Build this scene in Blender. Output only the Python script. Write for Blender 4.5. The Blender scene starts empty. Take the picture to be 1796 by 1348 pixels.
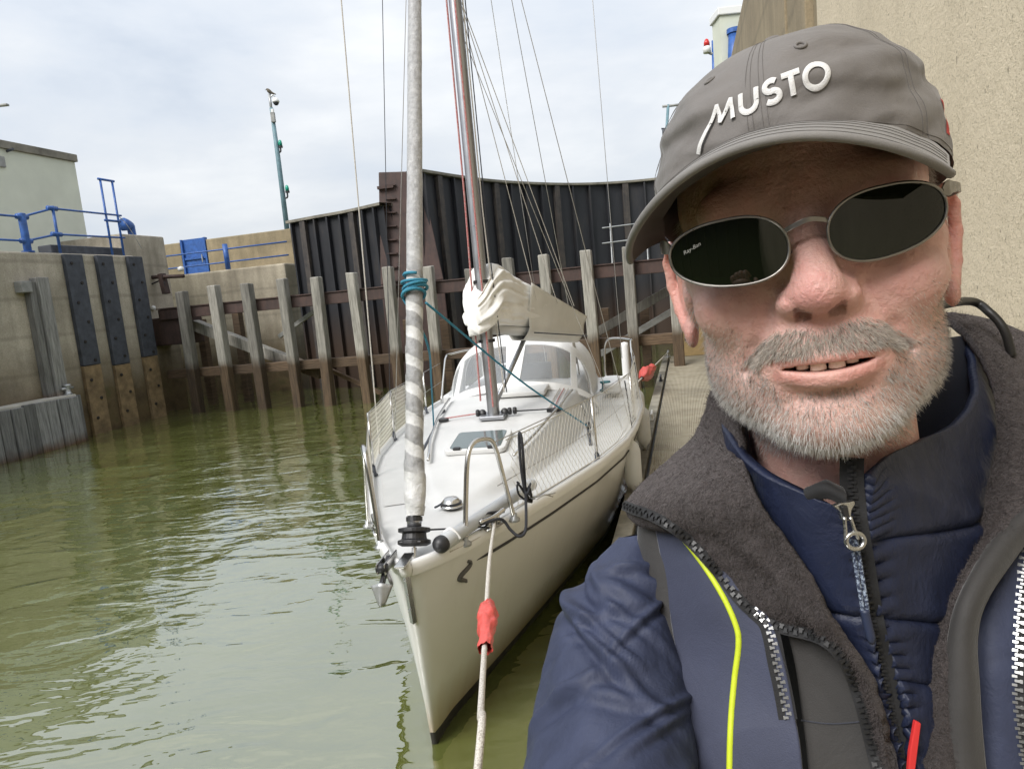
import bpy, bmesh, math, random
import numpy as np
from mathutils import Vector, Matrix, noise as mnoise

random.seed(7); np.random.seed(7)
S = bpy.context.scene
COL = S.collection
# ------------------------------------------------------------------ camera
W, H, F, CX, CY = 1796., 1348., 1220., 898., 674.
_g = np.array([857., 9150., F]); _g /= np.linalg.norm(_g)          # gravity in camera axes
_f = np.array([0, 0, 1.]) - _g * _g[2]; _f /= np.linalg.norm(_f)
RW = np.array([np.cross(_g, _f), _f, -_g])                          # camera axes -> world
CAM = np.array([0., 0., 2.25])
def ray(u, v): return RW @ np.array([(u - CX) / F, (v - CY) / F, 1.])
def D(u, v, d): return CAM + ray(u, v) * d                          # point at depth d
def GZ(u, v, z): r = ray(u, v); return CAM + r * ((z - CAM[2]) / r[2])
LA = math.radians(14.6)                                             # the lock runs 15 degrees right of the view
UA = np.array([math.sin(LA), math.cos(LA), 0.]); VA = np.array([math.cos(LA), -math.sin(LA), 0.])
def L(U, V, z): return UA * U + VA * V + np.array([0, 0, z])
def PV(u, v, V): r = ray(u, v); t = (V - CAM @ VA) / (r @ VA); p = CAM + r * t; return p @ UA, V, p[2]
def PU(u, v, U): r = ray(u, v); t = (U - CAM @ UA) / (r @ UA); p = CAM + r * t; return U, p @ VA, p[2]

cam = bpy.data.cameras.new('camera'); co = bpy.data.objects.new('camera', cam); COL.objects.link(co)
m = np.eye(4); m[:3, 0] = RW @ [1, 0, 0]; m[:3, 1] = RW @ [0, -1, 0]; m[:3, 2] = RW @ [0, 0, -1]; m[:3, 3] = CAM
co.matrix_world = Matrix(m.tolist())
cam.sensor_fit = 'HORIZONTAL'; cam.sensor_width = 36; cam.lens = 36 * F / W
cam.clip_start = .02; cam.clip_end = 3000
S.camera = co
# ------------------------------------------------------------------ sky, sun, exposure
SUN_DIR = Vector((-.52, -.54, .74)).normalized()                     # towards the sun
w = bpy.data.worlds.new('World'); S.world = w; w.use_nodes = True
nt = w.node_tree; nt.nodes.clear()
def N(t, typ, **k):
    n = t.nodes.new(typ)
    for a, b in k.items():
        if a.startswith('i_'):
            key = a[2:]; key = int(key) if key.isdigit() else key.replace('_', ' ')
            n.inputs[key].default_value = b
        else: setattr(n, a, b)
    return n
def ramp(t, fac, stops, interp='LINEAR'):
    r = N(t, 'ShaderNodeValToRGB'); r.color_ramp.interpolation = interp
    e = r.color_ramp.elements
    while len(e) < len(stops): e.new(.5)
    for i, (p, c) in enumerate(stops):
        e[i].position = p; e[i].color = (c if len(c) == 4 else (*c, 1)) if hasattr(c, '__len__') else (c, c, c, 1)
    if fac is not None: t.links.new(fac, r.inputs[0])
    return r.outputs[0]
def mixc(t, fac, a, b, mode='MIX'):
    n = N(t, 'ShaderNodeMix', data_type='RGBA', blend_type=mode)
    for sock, val in ((n.inputs[0], fac), (n.inputs[6], a), (n.inputs[7], b)):
        if isinstance(val, bpy.types.NodeSocket): t.links.new(val, sock)
        elif sock == n.inputs[0]: sock.default_value = val
        else: sock.default_value = (*val, 1) if len(val) == 3 else val
    return n.outputs[2]
def math_(t, op, a, b=None, clamp=False):
    n = N(t, 'ShaderNodeMath', operation=op, use_clamp=clamp)
    for i, v in enumerate((a, b)):
        if v is None: continue
        if isinstance(v, bpy.types.NodeSocket): t.links.new(v, n.inputs[i])
        else: n.inputs[i].default_value = v
    return n.outputs[0]
def sepxyz(t, v):
    n = N(t, 'ShaderNodeSeparateXYZ'); t.links.new(v, n.inputs[0]); return n.outputs
tc = N(nt, 'ShaderNodeTexCoord')
sky = N(nt, 'ShaderNodeTexSky', sky_type='NISHITA', sun_disc=False)
sky.sun_elevation = math.asin(SUN_DIR.z); sky.sun_rotation = math.atan2(SUN_DIR.x, SUN_DIR.y)
sky.air_density = 1.0; sky.dust_density = 2.5
mp = N(nt, 'ShaderNodeMapping', vector_type='POINT'); mp.inputs['Scale'].default_value = (1, 1, 2.8)
nt.links.new(tc.outputs['Generated'], mp.inputs[0])
n1 = N(nt, 'ShaderNodeTexNoise', i_Scale=2.1, i_Detail=7., i_Roughness=.52, i_Distortion=.35)
nt.links.new(mp.outputs[0], n1.inputs['Vector'])
n2 = N(nt, 'ShaderNodeTexNoise', i_Scale=4.6, i_Detail=6., i_Roughness=.55)
nt.links.new(mp.outputs[0], n2.inputs['Vector'])
mixn = math_(nt, 'ADD', math_(nt, 'MULTIPLY', n1.outputs[0], .65), math_(nt, 'MULTIPLY', n2.outputs[0], .35))
cloud = ramp(nt, mixn, [(.35, (2.5, 2.76, 3.14)), (.45, (2.95, 3.16, 3.45)), (.54, (3.28, 3.42, 3.6)), (.64, (3.8, 3.88, 3.95))])
skyc = mixc(nt, .94, sky.outputs[0], cloud)
sz = sepxyz(nt, tc.outputs['Generated'])[2]                            # an overcast sky is brighter overhead
vm = N(nt, 'ShaderNodeVectorMath', operation='SCALE'); nt.links.new(skyc, vm.inputs[0])
nt.links.new(math_(nt, 'ADD', math_(nt, 'MULTIPLY', math_(nt, 'MAXIMUM', sz, 0.), .55), .90), vm.inputs['Scale'])
skyc = vm.outputs[0]
bg = N(nt, 'ShaderNodeBackground', i_Strength=.1); nt.links.new(skyc, bg.inputs[0])
wo = N(nt, 'ShaderNodeOutputWorld'); nt.links.new(bg.outputs[0], wo.inputs[0])
sun = bpy.data.lights.new('sun', 'SUN'); sun.energy = 1.5; sun.angle = math.radians(30); sun.color = (1, .975, .94)
so = bpy.data.objects.new('sun', sun); COL.objects.link(so)
so.rotation_euler = (-SUN_DIR).to_track_quat('-Z', 'Y').to_euler()
S.view_settings.view_transform = 'Standard'; S.view_settings.look = 'None'
S.view_settings.exposure = 1.32; S.view_settings.gamma = 1.0; S.view_settings.use_curve_mapping = False
S.render.engine = 'CYCLES'; S.cycles.max_bounces = 6; S.cycles.transparent_max_bounces = 12
S.cycles.use_denoising = True
S.cycles.use_adaptive_sampling = True; S.cycles.adaptive_threshold = .02; S.cycles.caustics_reflective = False; S.cycles.caustics_refractive = False

# ------------------------------------------------------------------ materials
def new_mat(name):
    mt = bpy.data.materials.new(name); mt.use_nodes = True
    t = mt.node_tree; b = t.nodes['Principled BSDF']
    return mt, t, b
def pos(t): return N(t, 'ShaderNodeNewGeometry').outputs['Position']
def objc(t): return N(t, 'ShaderNodeTexCoord').outputs['Object']
def noise(t, vec, scale, detail=4., rough=.55, stretch=None, dist=0.):
    if stretch:
        mp = N(t, 'ShaderNodeMapping'); mp.inputs['Scale'].default_value = stretch
        t.links.new(vec, mp.inputs[0]); vec = mp.outputs[0]
    n = N(t, 'ShaderNodeTexNoise', i_Scale=scale, i_Detail=detail, i_Roughness=rough, i_Distortion=dist)
    t.links.new(vec, n.inputs['Vector']); return n.outputs[0]
def bump(t, b, h, strength=.3, dist=.01):
    n = N(t, 'ShaderNodeBump', i_Strength=strength, i_Distance=dist)
    t.links.new(h, n.inputs['Height'])
    if b.inputs['Normal'].is_linked: t.links.new(b.inputs['Normal'].links[0].from_socket, n.inputs['Normal'])
    t.links.new(n.outputs[0], b.inputs['Normal']); return n
def simple(name, c, rough=.5, metal=0., var=.0, scale=8., bmp=0., bscale=None, bd=.003, spec=None, coat=0., c2=None, obj=True, stretch=None):
    mt, t, b = new_mat(name)
    b.inputs['Roughness'].default_value = rough; b.inputs['Metallic'].default_value = metal
    if spec is not None: b.inputs['Specular IOR Level'].default_value = spec
    if coat: b.inputs['Coat Weight'].default_value = coat; b.inputs['Coat Roughness'].default_value = .08
    v = objc(t) if obj else pos(t)
    if var or c2:
        n = noise(t, v, scale, 6., .6, stretch)
        lo = tuple(x * (1 - var) for x in c); hi = c2 if c2 else tuple(min(1, x * (1 + var)) for x in c)
        t.links.new(ramp(t, n, [(.32, lo), (.68, hi)]), b.inputs['Base Color'])
        t.links.new(ramp(t, noise(t, v, scale * 2.3, 5.), [(.3, max(.02, rough - .12)), (.7, min(1, rough + .12))]), b.inputs['Roughness'])
    else: b.inputs['Base Color'].default_value = (*c, 1)
    if bmp: bump(t, b, noise(t, v, bscale or scale * 4, 5.), bmp, bd)
    return mt

# ------------------------------------------------------------------ mesh helpers
def cr(P, n):
    """Catmull-Rom resample of a polyline to n points (per-component)."""
    P = np.asarray(P, float); k = len(P)
    if k == 2: return P[0] + (P[1] - P[0]) * np.linspace(0, 1, n)[:, None]
    t = np.linspace(0, k - 1, n); i = np.minimum(t.astype(int), k - 2); f = (t - i)[:, None]
    g = lambda j: P[np.clip(j, 0, k - 1)]
    a, b, c, d = g(i - 1), g(i), g(i + 1), g(i + 2)
    a = np.where((i == 0)[:, None], 2 * b - c, a); d = np.where((i == k - 2)[:, None], 2 * c - b, d)
    return .5 * (2 * b + (c - a) * f + (2 * a - 5 * b + 4 * c - d) * f ** 2 + (3 * b - a - 3 * c + d) * f ** 3)
class MB:
    def __init__(s): s.v = []; s.f = []
    def add(s, vs, fs):
        o = len(s.v); s.v.extend([tuple(map(float, p)) for p in vs]); s.f.extend([tuple(i + o for i in f) for f in fs]); return s
    def hexa(s, p):   # 8 points: bottom 4 ccw, top 4 ccw
        return s.add(p, [(0, 3, 2, 1), (4, 5, 6, 7), (0, 1, 5, 4), (1, 2, 6, 5), (2, 3, 7, 6), (3, 0, 4, 7)])
    def box(s, c, size, ax=None):
        c = np.asarray(c, float); h = np.asarray(size, float) / 2
        A = np.eye(3) if ax is None else np.asarray(ax, float)
        P = [c + A[0] * x * h[0] + A[1] * y * h[1] + A[2] * z * h[2] for z in (-1, 1) for x, y in ((-1, -1), (1, -1), (1, 1), (-1, 1))]
        return s.hexa(P)
    def lbox(s, U0, U1, V0, V1, z0, z1):   # box in lock coordinates
        return s.hexa([L(U, V, z) for z in (z0, z1) for U, V in ((U0, V0), (U0, V1), (U1, V1), (U1, V0))])
    def beam(s, a, b, w, h, up=(0, 0, 1)):
        a = np.asarray(a, float); b = np.asarray(b, float); d = b - a; ln = np.linalg.norm(d); d = d / ln
        x = np.cross(d, up); x /= np.linalg.norm(x); y = np.cross(x, d)
        return s.box((a + b) / 2, (w, ln, h), (x, d, y))
    def tube(s, P, r, n=8, cap=True, close=False):
        P = np.asarray(P, float); k = len(P); r = np.broadcast_to(np.asarray(r, float), (k,))
        T = np.gradient(P, axis=0) if not close else np.roll(P, -1, 0) - np.roll(P, 1, 0)
        T /= np.linalg.norm(T, axis=1)[:, None] + 1e-12
        u = np.cross(T[0], (0, 0, 1) if abs(T[0][2]) < .9 else (1, 0, 0)); u /= np.linalg.norm(u)
        vs = []
        ang = np.linspace(0, 2 * math.pi, n, endpoint=False)
        for i in range(k):
            u = u - T[i] * (u @ T[i]); u /= np.linalg.norm(u) + 1e-12; v = np.cross(T[i], u)
            vs += [P[i] + r[i] * (math.cos(a) * u + math.sin(a) * v) for a in ang]
        fs = []
        for i in range(k if close else k - 1):
            j = (i + 1) % k
            for q in range(n): fs.append((i * n + q, i * n + (q + 1) % n, j * n + (q + 1) % n, j * n + q))
        if cap and not close: fs += [tuple(range(n))[::-1], tuple((k - 1) * n + q for q in range(n))]
        return s.add(vs, fs)
    def lathe(s, prof, c, axis=(0, 0, 1), n=16):
        ax = np.asarray(axis, float); ax /= np.linalg.norm(ax)
        u = np.cross(ax, (0, 0, 1) if abs(ax[2]) < .9 else (1, 0, 0)); u /= np.linalg.norm(u); v = np.cross(ax, u)
        c = np.asarray(c, float); vs = []; k = len(prof)
        for r, h in prof:
            vs += [c + ax * h + r * (math.cos(a) * u + math.sin(a) * v) for a in np.linspace(0, 2 * math.pi, n, endpoint=False)]
        fs = [(i * n + q, i * n + (q + 1) % n, (i + 1) * n + (q + 1) % n, (i + 1) * n + q) for i in range(k - 1) for q in range(n)]
        fs += [tuple(range(n))[::-1], tuple((k - 1) * n + q for q in range(n))]
        return s.add(vs, fs)
    def grid(s, G, closeu=False):
        G = np.asarray(G, float); a, b = G.shape[:2]
        fs = [(i * b + j, i * b + (j + 1) % b, (i + 1) * b + (j + 1) % b, (i + 1) * b + j) for i in range(a - 1) for j in range(b if closeu else b - 1)]
        return s.add(G.reshape(-1, 3), fs)
    def build(s, name, mat, parent=None, smooth=False, bevel=0., solid=0., off=0., subsurf=0):
        me = bpy.data.meshes.new(name); me.from_pydata(s.v, [], s.f); me.update()
        bm = bmesh.new(); bm.from_mesh(me); bmesh.ops.recalc_face_normals(bm, faces=bm.faces); bm.to_mesh(me); bm.free()
        return link(name, me, mat, parent, smooth, bevel, solid, off, subsurf)
def link(name, me, mat, parent=None, smooth=False, bevel=0., solid=0., off=0., subsurf=0):
    o = bpy.data.objects.new(name, me); COL.objects.link(o)
    if mat: me.materials.append(mat)
    if smooth: me.shade_smooth()
    if parent is not None: attach(o, parent)
    if solid:
        md = o.modifiers.new('thick', 'SOLIDIFY'); md.thickness = solid; md.offset = off
    if bevel:
        md = o.modifiers.new('bevel', 'BEVEL'); md.width = bevel; md.segments = 2; md.limit_method = 'ANGLE'
    if subsurf:
        md = o.modifiers.new('sub', 'SUBSURF'); md.levels = md.render_levels = subsurf
    return o
def world_loc(o):
    p = Vector(o.location)
    while o.parent: o = o.parent; p += o.location
    return p
def attach(o, parent):
    o.parent = parent; o.location = Vector(o.location) - world_loc(parent)
def tag(o, label, cat=None, group=None, kind=None):
    if label: o['label'] = label
    if cat: o['category'] = cat
    if group: o['group'] = group
    if kind: o['kind'] = kind
    return o
def thing(name, label, cat, loc=(0, 0, 0), group=None):
    e = bpy.data.objects.new(name, None); COL.objects.link(e); e.location = Vector([float(x) for x in loc]); e.empty_display_size = .2
    return tag(e, label, cat, group)
def inst(name, me, parent, loc, rot=None, scale=None):
    o = bpy.data.objects.new(name, me); COL.objects.link(o); o.location = Vector([float(x) for x in loc])
    if rot is not None: o.rotation_euler = rot
    if scale is not None: o.scale = scale
    if parent is not None: attach(o, parent)
    return o
# ================================================================== SETTING
# ---------- materials of the lock
def concrete(name, base, dark, tide=True, pebble=0., scale=1.):
    mt, t, b = new_mat(name); p = pos(t); x, y, z = sepxyz(t, p)
    n = noise(t, p, 1.3 * scale, 8., .62); st = noise(t, p, 2.2 * scale, 5., .6, (1.6, 1.6, .12))
    c = ramp(t, math_(t, 'ADD', math_(t, 'MULTIPLY', n, .55), math_(t, 'MULTIPLY', st, .45)), [(.36, dark), (.5, tuple((a + d) / 2 for a, d in zip(base, dark))), (.62, base)])
    fine = noise(t, p, 38 * scale, 4., .7)
    c = mixc(t, math_(t, 'MULTIPLY', ramp(t, fine, [(.35, 1.), (.6, 0.)]), .35), c, tuple(d * .55 for d in dark))
    # shutter-board lines
    wv = N(t, 'ShaderNodeTexWave', wave_type='BANDS', bands_direction='Z', i_Scale=.42, i_Distortion=.6, i_Detail=2.)
    t.links.new(p, wv.inputs['Vector'])
    c = mixc(t, math_(t, 'MULTIPLY', ramp(t, wv.outputs[0], [(.0, 1.), (.05, 0.)]), .3), c, tuple(d * .5 for d in dark))
    if tide:
        zz = math_(t, 'ADD', z, math_(t, 'MULTIPLY', math_(t, 'SUBTRACT', noise(t, p, 1.1, 4.), .5), .75))
        f = ramp(t, math_(t, 'DIVIDE', zz, 3.), [(.0, 1.), (.30, .95), (.46, .55), (.68, 0.)])
        mud = ramp(t, noise(t, p, 2.4, 6.), [(.3, (.050, .032, .013)), (.55, (.115, .080, .036)), (.75, (.07, .062, .020))])
        c = mixc(t, f, c, mud)
    t.links.new(c, b.inputs['Base Color']); b.inputs['Roughness'].default_value = .85
    if pebble:
        vo = N(t, 'ShaderNodeTexVoronoi', i_Scale=150.); t.links.new(p, vo.inputs['Vector'])
        bump(t, b, vo.outputs[0], pebble, .006)
    bump(t, b, noise(t, p, 22 * scale, 8., .7), .5, .012)
    return mt
M = {}
M['conc'] = concrete('concrete_tidal', (.56, .50, .405), (.27, .24, .185))
M['conc_far'] = concrete('concrete_far', (.47, .415, .315), (.22, .19, .14))
M['conc_top'] = concrete('concrete_parapet', (.36, .29, .18), (.19, .155, .095), tide=False)
def timber(name, grey, brown, tide_z, along='z'):
    mt, t, b = new_mat(name); p = pos(t); x, y, z = sepxyz(t, p)
    g = noise(t, p, 9., 6., .65, (3, 3, .25) if along == 'z' else (.4, .4, 4))
    cg = ramp(t, g, [(.3, tuple(a * .45 for a in grey)), (.6, grey), (.75, tuple(min(1, a * 1.3) for a in grey))])
    cb = ramp(t, g, [(.3, tuple(a * .4 for a in brown)), (.6, brown), (.78, tuple(a * 1.5 for a in brown))])
    zz = math_(t, 'ADD', z, math_(t, 'MULTIPLY', math_(t, 'SUBTRACT', noise(t, p, 2.5, 3.), .5), .35))
    f = ramp(t, math_(t, 'DIVIDE', zz, 3.), [(max(0, tide_z / 3 - .05), 1.), (tide_z / 3 + .03, 0.)])
    oi = N(t, 'ShaderNodeObjectInfo').outputs['Random']; hv_ = N(t, 'ShaderNodeHueSaturation'); t.links.new(mixc(t, f, cg, cb), hv_.inputs['Color']); t.links.new(ramp(t, oi, [(0., .62), (1., 1.3)]), hv_.inputs['Value'])
    t.links.new(hv_.outputs[0], b.inputs['Base Color']); b.inputs['Roughness'].default_value = .8
    bump(t, b, g, .55, .02); return mt
M['pile'] = timber('weathered_pile', (.30, .285, .25), (.10, .066, .038), 1.18)
M['waling'] = timber('brown_waling', (.12, .078, .046), (.12, .078, .046), .5, 'x')
M['plank'] = timber('grey_fender_plank', (.24, .24, .24), (.12, .07, .04), .14)
def rusty(name, c, rust):
    mt, t, b = new_mat(name); p = pos(t)
    n = noise(t, p, 4.5, 8., .7); st = noise(t, p, 5., 5., .6, (2.5, 2.5, .2))
    t.links.new(ramp(t, math_(t, 'ADD', math_(t, 'MULTIPLY', n, .6), math_(t, 'MULTIPLY', st, .4)), [(.38, c), (.52, tuple((a + r) / 2 for a, r in zip(c, rust))), (.66, rust)]), b.inputs['Base Color'])
    b.inputs['Roughness'].default_value = .72; bump(t, b, n, .4, .01); return mt
M['rust'] = rusty('rusty_steel', (.042, .028, .025), (.088, .050, .041))
def gate_black(name='black_gate_steel'):
    mt, t, b = new_mat(name); p = pos(t); x, y, z = sepxyz(t, p)
    n = noise(t, p, 1.6, 7., .62, (1.4, 1.4, .35))
    c = ramp(t, n, [(.35, (.010, .011, .014)), (.55, (.017, .018, .022)), (.75, (.04, .035, .032))])
    f = ramp(t, math_(t, 'DIVIDE', z, 3.), [(.35, 1.), (.75, 0.)])
    c = mixc(t, math_(t, 'MULTIPLY', f, .7), c, (.05, .026, .012))
    t.links.new(c, b.inputs['Base Color']); b.inputs['Roughness'].default_value = .6
    bump(t, b, noise(t, p, 6., 5.), .25, .01); return mt
M['gate'] = gate_black()
M['rib'] = rusty('gate_rib_steel', (.028, .026, .027), (.085, .07, .058))
M['coping'] = simple('grey_timber_coping', (.20, .185, .15), .85, var=.35, scale=3., bmp=.4, obj=False)
M['strip'] = simple('dark_rubbing_strip', (.052, .058, .072), .6, var=.3, scale=6., bmp=.25, obj=False)
M['striplow'] = simple('muddy_strip', (.20, .14, .075), .85, var=.4, scale=5., bmp=.4, obj=False)
M['galv'] = simple('galvanised_steel', (.42, .43, .43), .5, .75, var=.2, scale=5., obj=False)
M['galvpaint'] = simple('weathered_grey_channel', (.30, .30, .285), .7, .2, var=.25, scale=5., obj=False)
M['blue'] = simple('blue_paint', (.030, .10, .33), .45, var=.25, scale=9., bmp=.1, obj=False)
M['palepost'] = simple('pale_teal_pole_paint', (.13, .22, .25), .5, var=.2, scale=6., obj=False)
M['cream'] = simple('pale_green_render', (.60, .62, .52), .8, var=.06, scale=1.4, bmp=.15, obj=False)
M['bolt'] = simple('dark_bolt', (.02, .016, .013), .7)
M['white'] = simple('white_plastic', (.75, .75, .74), .4)
M['black'] = simple('black_plastic', (.018, .018, .02), .45)
M['red'] = simple('red_lens', (.5, .02, .015), .25)
M['green'] = simple('green_lens', (.01, .30, .20), .25)
M['steel'] = simple('polished_stainless', (.62, .61, .59), .22, 1.)
M['bird'] = simple('bird_plumage', (.10, .085, .06), .8, var=.4, scale=20.)

# ---------- water: displaced sheet, murky green
def make_water():
    xs = np.concatenate([[-400, -150, -60, -30, -18], np.linspace(-12, 6, 210), [9, 14, 30, 80, 300]])
    ys = np.concatenate([[-300, -100, -40, -15, -6], np.linspace(-3, 22, 270), [26, 34, 60, 150, 400]])
    X, Y = np.meshgrid(xs, ys, indexing='ij'); rng = np.random.RandomState(3)
    Z = np.zeros_like(X)
    for k in range(26):
        lam = rng.uniform(.35, 1.9); a = rng.normal(math.radians(100), .75); ph = rng.uniform(0, 6.28)
        q = 2 * math.pi / lam * (X * math.cos(a) + Y * math.sin(a)) + ph + .9 * np.sin(X * .9 + ph) + .7 * np.sin(Y * .7 + 2 * ph)
        Z += .00062 * lam ** 1.1 * np.sin(q)
    Z *= (X > -13) & (X < 7) & (Y > -4) & (Y < 23)
    b = MB(); b.grid(np.stack([X, Y, Z], -1))
    mt, t, bs = new_mat('murky_green_water'); p = pos(t)
    n1 = noise(t, p, 1.9, 2.5, .5, (.6, 1.3, 1), .8); n2 = noise(t, p, 7., 2., .5, (.6, 1.3, 1), .4); n3 = noise(t, p, .5, 3., .5)
    t.links.new(ramp(t, n3, [(.35, (.092, .108, .024)), (.65, (.125, .140, .042))]), bs.inputs['Base Color'])
    bs.inputs['Roughness'].default_value = .015; bs.inputs['IOR'].default_value = 2.5; bs.inputs['Coat Weight'].default_value = 1.; bs.inputs['Coat IOR'].default_value = 1.9; bs.inputs['Coat Roughness'].default_value = .02
    bs.inputs['Specular IOR Level'].default_value = .5
    h = math_(t, 'ADD', n1, math_(t, 'MULTIPLY', n2, .20))
    amp = ramp(t, noise(t, p, .35, 3., .5), [(.35, .45), (.65, 1.)])
    bump(t, bs, math_(t, 'MULTIPLY', h, amp), .5, .075)
    t.links.new(bs.inputs['Normal'].links[0].from_socket, bs.inputs['Coat Normal'])
    o = b.build('water', mt, smooth=True); tag(o, 'murky green rippled lock water', kind='structure')
make_water()

WV = -12.75                                   # face of the left lock wall
UC = PV(283, 735, WV)[0]                     # its far corner
ZT = PV(170, 446, WV)[2]                     # its top
def lock_wall_left():
    e = thing('lock_wall', 'stained concrete lock wall with three dark vertical rubbing strips on the left', 'wall', L(8, WV - 1.5, 0))
    MB().lbox(-40, UC, WV - 3.0, WV, -1.2, ZT).build('wall_body', M['conc'], e, bevel=.04)
    # three strips with bolts
    for (ul, ur, vt), lowv in (((107, 139, 452), 642), ((164, 192, 453), 640), ((219, 244, 454), 625)):
        a = PV(ul, vt, WV)[0]; c = PV(ur, vt, WV)[0]
        zl = PV(ul + 36, lowv, WV)[2]
        s = MB().lbox(a, c, WV + .002, WV + .10, zl, ZT - .03).build('rubbing_strip', M['strip'], e, bevel=.012)
        s2 = MB().lbox(a, c, WV + .002, WV + .09, -.6, zl - .01).build('rubbing_strip_foot', M['striplow'], e, bevel=.012)
        bm_ = MB()
        for i in range(9):
            z = ZT - .22 - i * .42
            up = z > zl
            bm_ = MB().lathe([(.0, 0), (.035, 0), (.035, .02), (0, .025)], L((a + c) / 2 + (.09 if i % 2 else -.09), WV + (.10 if up else .09) - .004, z), VA, 8)
            bm_.build('bolt', M['bolt'], s if up else s2)
    # steel channel pair standing against the wall
    for k, (ul, ur, vt) in enumerate(((38, 50, 495), (50, 70, 488))):
        a = PV(ul, vt, WV)[0]; c = PV(ur, vt, WV)[0]; zt = PV(ul, vt, WV)[2]
        MB().lbox(a, c, WV + .002, WV + .16 + .06 * k, -.4, zt).build('steel_channel', timber_ch, e, bevel=.01)
    a, _, zt = PV(33, 505, WV)
    MB().lbox(a - .1, a + .12, WV + .002, WV + .2, zt - .1, zt + .12).build('channel_bracket', M['galvpaint'], e, bevel=.01)
timber_ch = timber('weathered_channel', (.25, .245, .23), (.20, .11, .055), 1.0)
lock_wall_left()

# low kerb and concrete block on top of the wall
k0 = PV(88, 447, WV - .25)[0]; k1 = PV(214, 447, WV - .25)[0]
tag(MB().lbox(k0, k1, WV - .55, WV - .2, ZT + .004, ZT + .20).build('kerb_block', M['strip'], bevel=.02), 'low dark grey kerb block on top of the left lock wall', 'kerb')
bb = PV(218, 480, WV)[0]
tag(MB().lbox(UC + .02, UC + 1.5, WV - 3.2, WV - .35, -1.2, PV(250, 408, WV)[2]).build('concrete_block', M['conc'], bevel=.04), 'square concrete pier between the left lock wall and the blue door', 'pier')

# pale building
BV = WV - 2.2
ub = PV(158, 445, BV)[0]; zr = PV(134, 285, BV)[2]; zc = PV(133, 272, BV)[2]
e = thing('lock_building', 'pale green rendered flat-roofed building above the left lock wall', 'building', L(ub - 4, BV - 3, ZT))
MB().lbox(ub - 9, ub, BV - 6, BV, ZT - .3, zr).build('wall', M['cream'], e)
MB().lbox(ub - 9.05, ub + .06, BV - 6.05, BV + .06, zr + .003, zc).build('roof_coping', M['coping'], e, bevel=.015)
u_, _, z_ = PV(0, 283, BV + .03)
MB().lbox(u_ - .6, u_ + .12, BV + .003, BV + .05, z_ - .12, z_ + .12).build('vent_panel', M['galvpaint'], e, bevel=.01)
u_, _, z_ = PV(14, 265, BV + .03)
MB().tube([L(u_, BV, z_), L(u_ - .02, BV + .2, z_ + .02)], .03, 8).build('wall_spout', M['strip'], e)

# street lamp whose head just enters the picture at the left
pl = D(2, 185, 22.)
e = thing('street_lamp', 'grey street lamp head at the left edge above the pale building', 'street lamp', pl - np.array([.9, 0, pl[2] - ZT]))
hx = RW @ np.array([1, .1, 0]); hx[2] = 0; hx /= np.linalg.norm(hx)
MB().tube([pl - hx * .95 + np.array([0, 0, ZT - pl[2]]), pl - hx * .95 + np.array([0, 0, -.4]), pl - hx * .85, pl - hx * .2], [.06, .05, .045, .04], 8).build('pole', M['galv'], e, smooth=True)
MB().box(pl, (.45, .14, .07), (hx, np.cross((0, 0, 1), hx), np.array([0, 0, 1]))).build('lamp_head', M['galvpaint'], e, bevel=.02)

# blue railing on the left wall
def rail_px(name, e, pts, V, r=.024, mt=None):
    P = [L(*PV(u, v, V)) for u, v in pts]
    return MB().tube(P, r, 8).build(name, mt or M['blue'], e, smooth=True)
RV = WV - .12
e = thing('blue_railing', 'blue tube railing with a thick post on the left lock wall', 'railing', L(PV(45, 450, RV)[0], RV, ZT))
u_, _, zt_ = PV(37, 374, RV)
MB().tube([L(u_, RV, ZT), L(u_, RV, zt_)], .075, 12).build('thick_post', M['blue'], e, smooth=True, bevel=.01)
MB().lathe([(.0, 0), (.12, 0), (.12, .03), (0, .031)], L(u_, RV, ZT + .002), n=12).build('post_flange', M['blue'], e)
for z_ in (zt_ - .07, zt_ - .55):
    MB().tube([L(u_ - .12, RV, z_), L(u_ + .12, RV, z_)], .055, 10).build('rail_clamp', M['blue'], e, smooth=True)
u2, _, zt2 = PV(92, 363, RV)
MB().tube([L(u2, RV, ZT), L(u2, RV, zt2 + .02)], .03, 10).build('thin_post', M['blue'], e, smooth=True)
for z_ in (zt2 - .03, zt2 - .57):
    MB().tube([L(u2 - .13, RV, z_), L(u2 + .1, RV, z_)], .05, 8).build('rail_clamp', M['blue'], e, smooth=True)
u3 = PV(212, 375, RV)[0]
for za, zb, zc_ in ((zt_ - .07, zt2 - .03, zt2 - .03), (zt_ - .55, zt2 - .57, zt2 - .55)):
    MB().tube([L(u_ - 5, RV, za), L(u_, RV, za), L(u2, RV, zb), L(u3, RV, zc_)], .022, 8).build('rail', M['blue'], e, smooth=True)
e = thing('ladder_handrail', 'tall blue ladder hoop handrail at the far end of the left wall', 'handrail', L(u3, RV, ZT))
ua, _, za = PV(178, 330, RV); uc, _, zc_ = PV(196, 316, RV)
for q in (ua, uc):
    MB().tube([L(q, RV, ZT - .2), L(q, RV, zc_ - .02)], .026, 8).build('upright', M['blue'], e, smooth=True)
for z_ in (zc_ - .02, zc_ - .95):
    MB().tube([L(ua - .06, RV, z_), L(uc + .06, RV, z_)], .028, 8).build('cross_bar', M['blue'], e, smooth=True)
MB().tube(cr([L(uc, RV, zc_ - .8), L(uc + .25, RV + .02, zc_ - 1.05), L(uc + .6, RV, zc_ - 1.55)], 10), .008, 5).build('chain', M['galv'], e)
u_, _, z_ = PV(230, 400, WV - 1.2)
e = thing('blue_cowl', 'small blue ventilation cowl behind the ladder handrail', 'vent', L(u_, WV - 1.2, z_ - .3))
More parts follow.
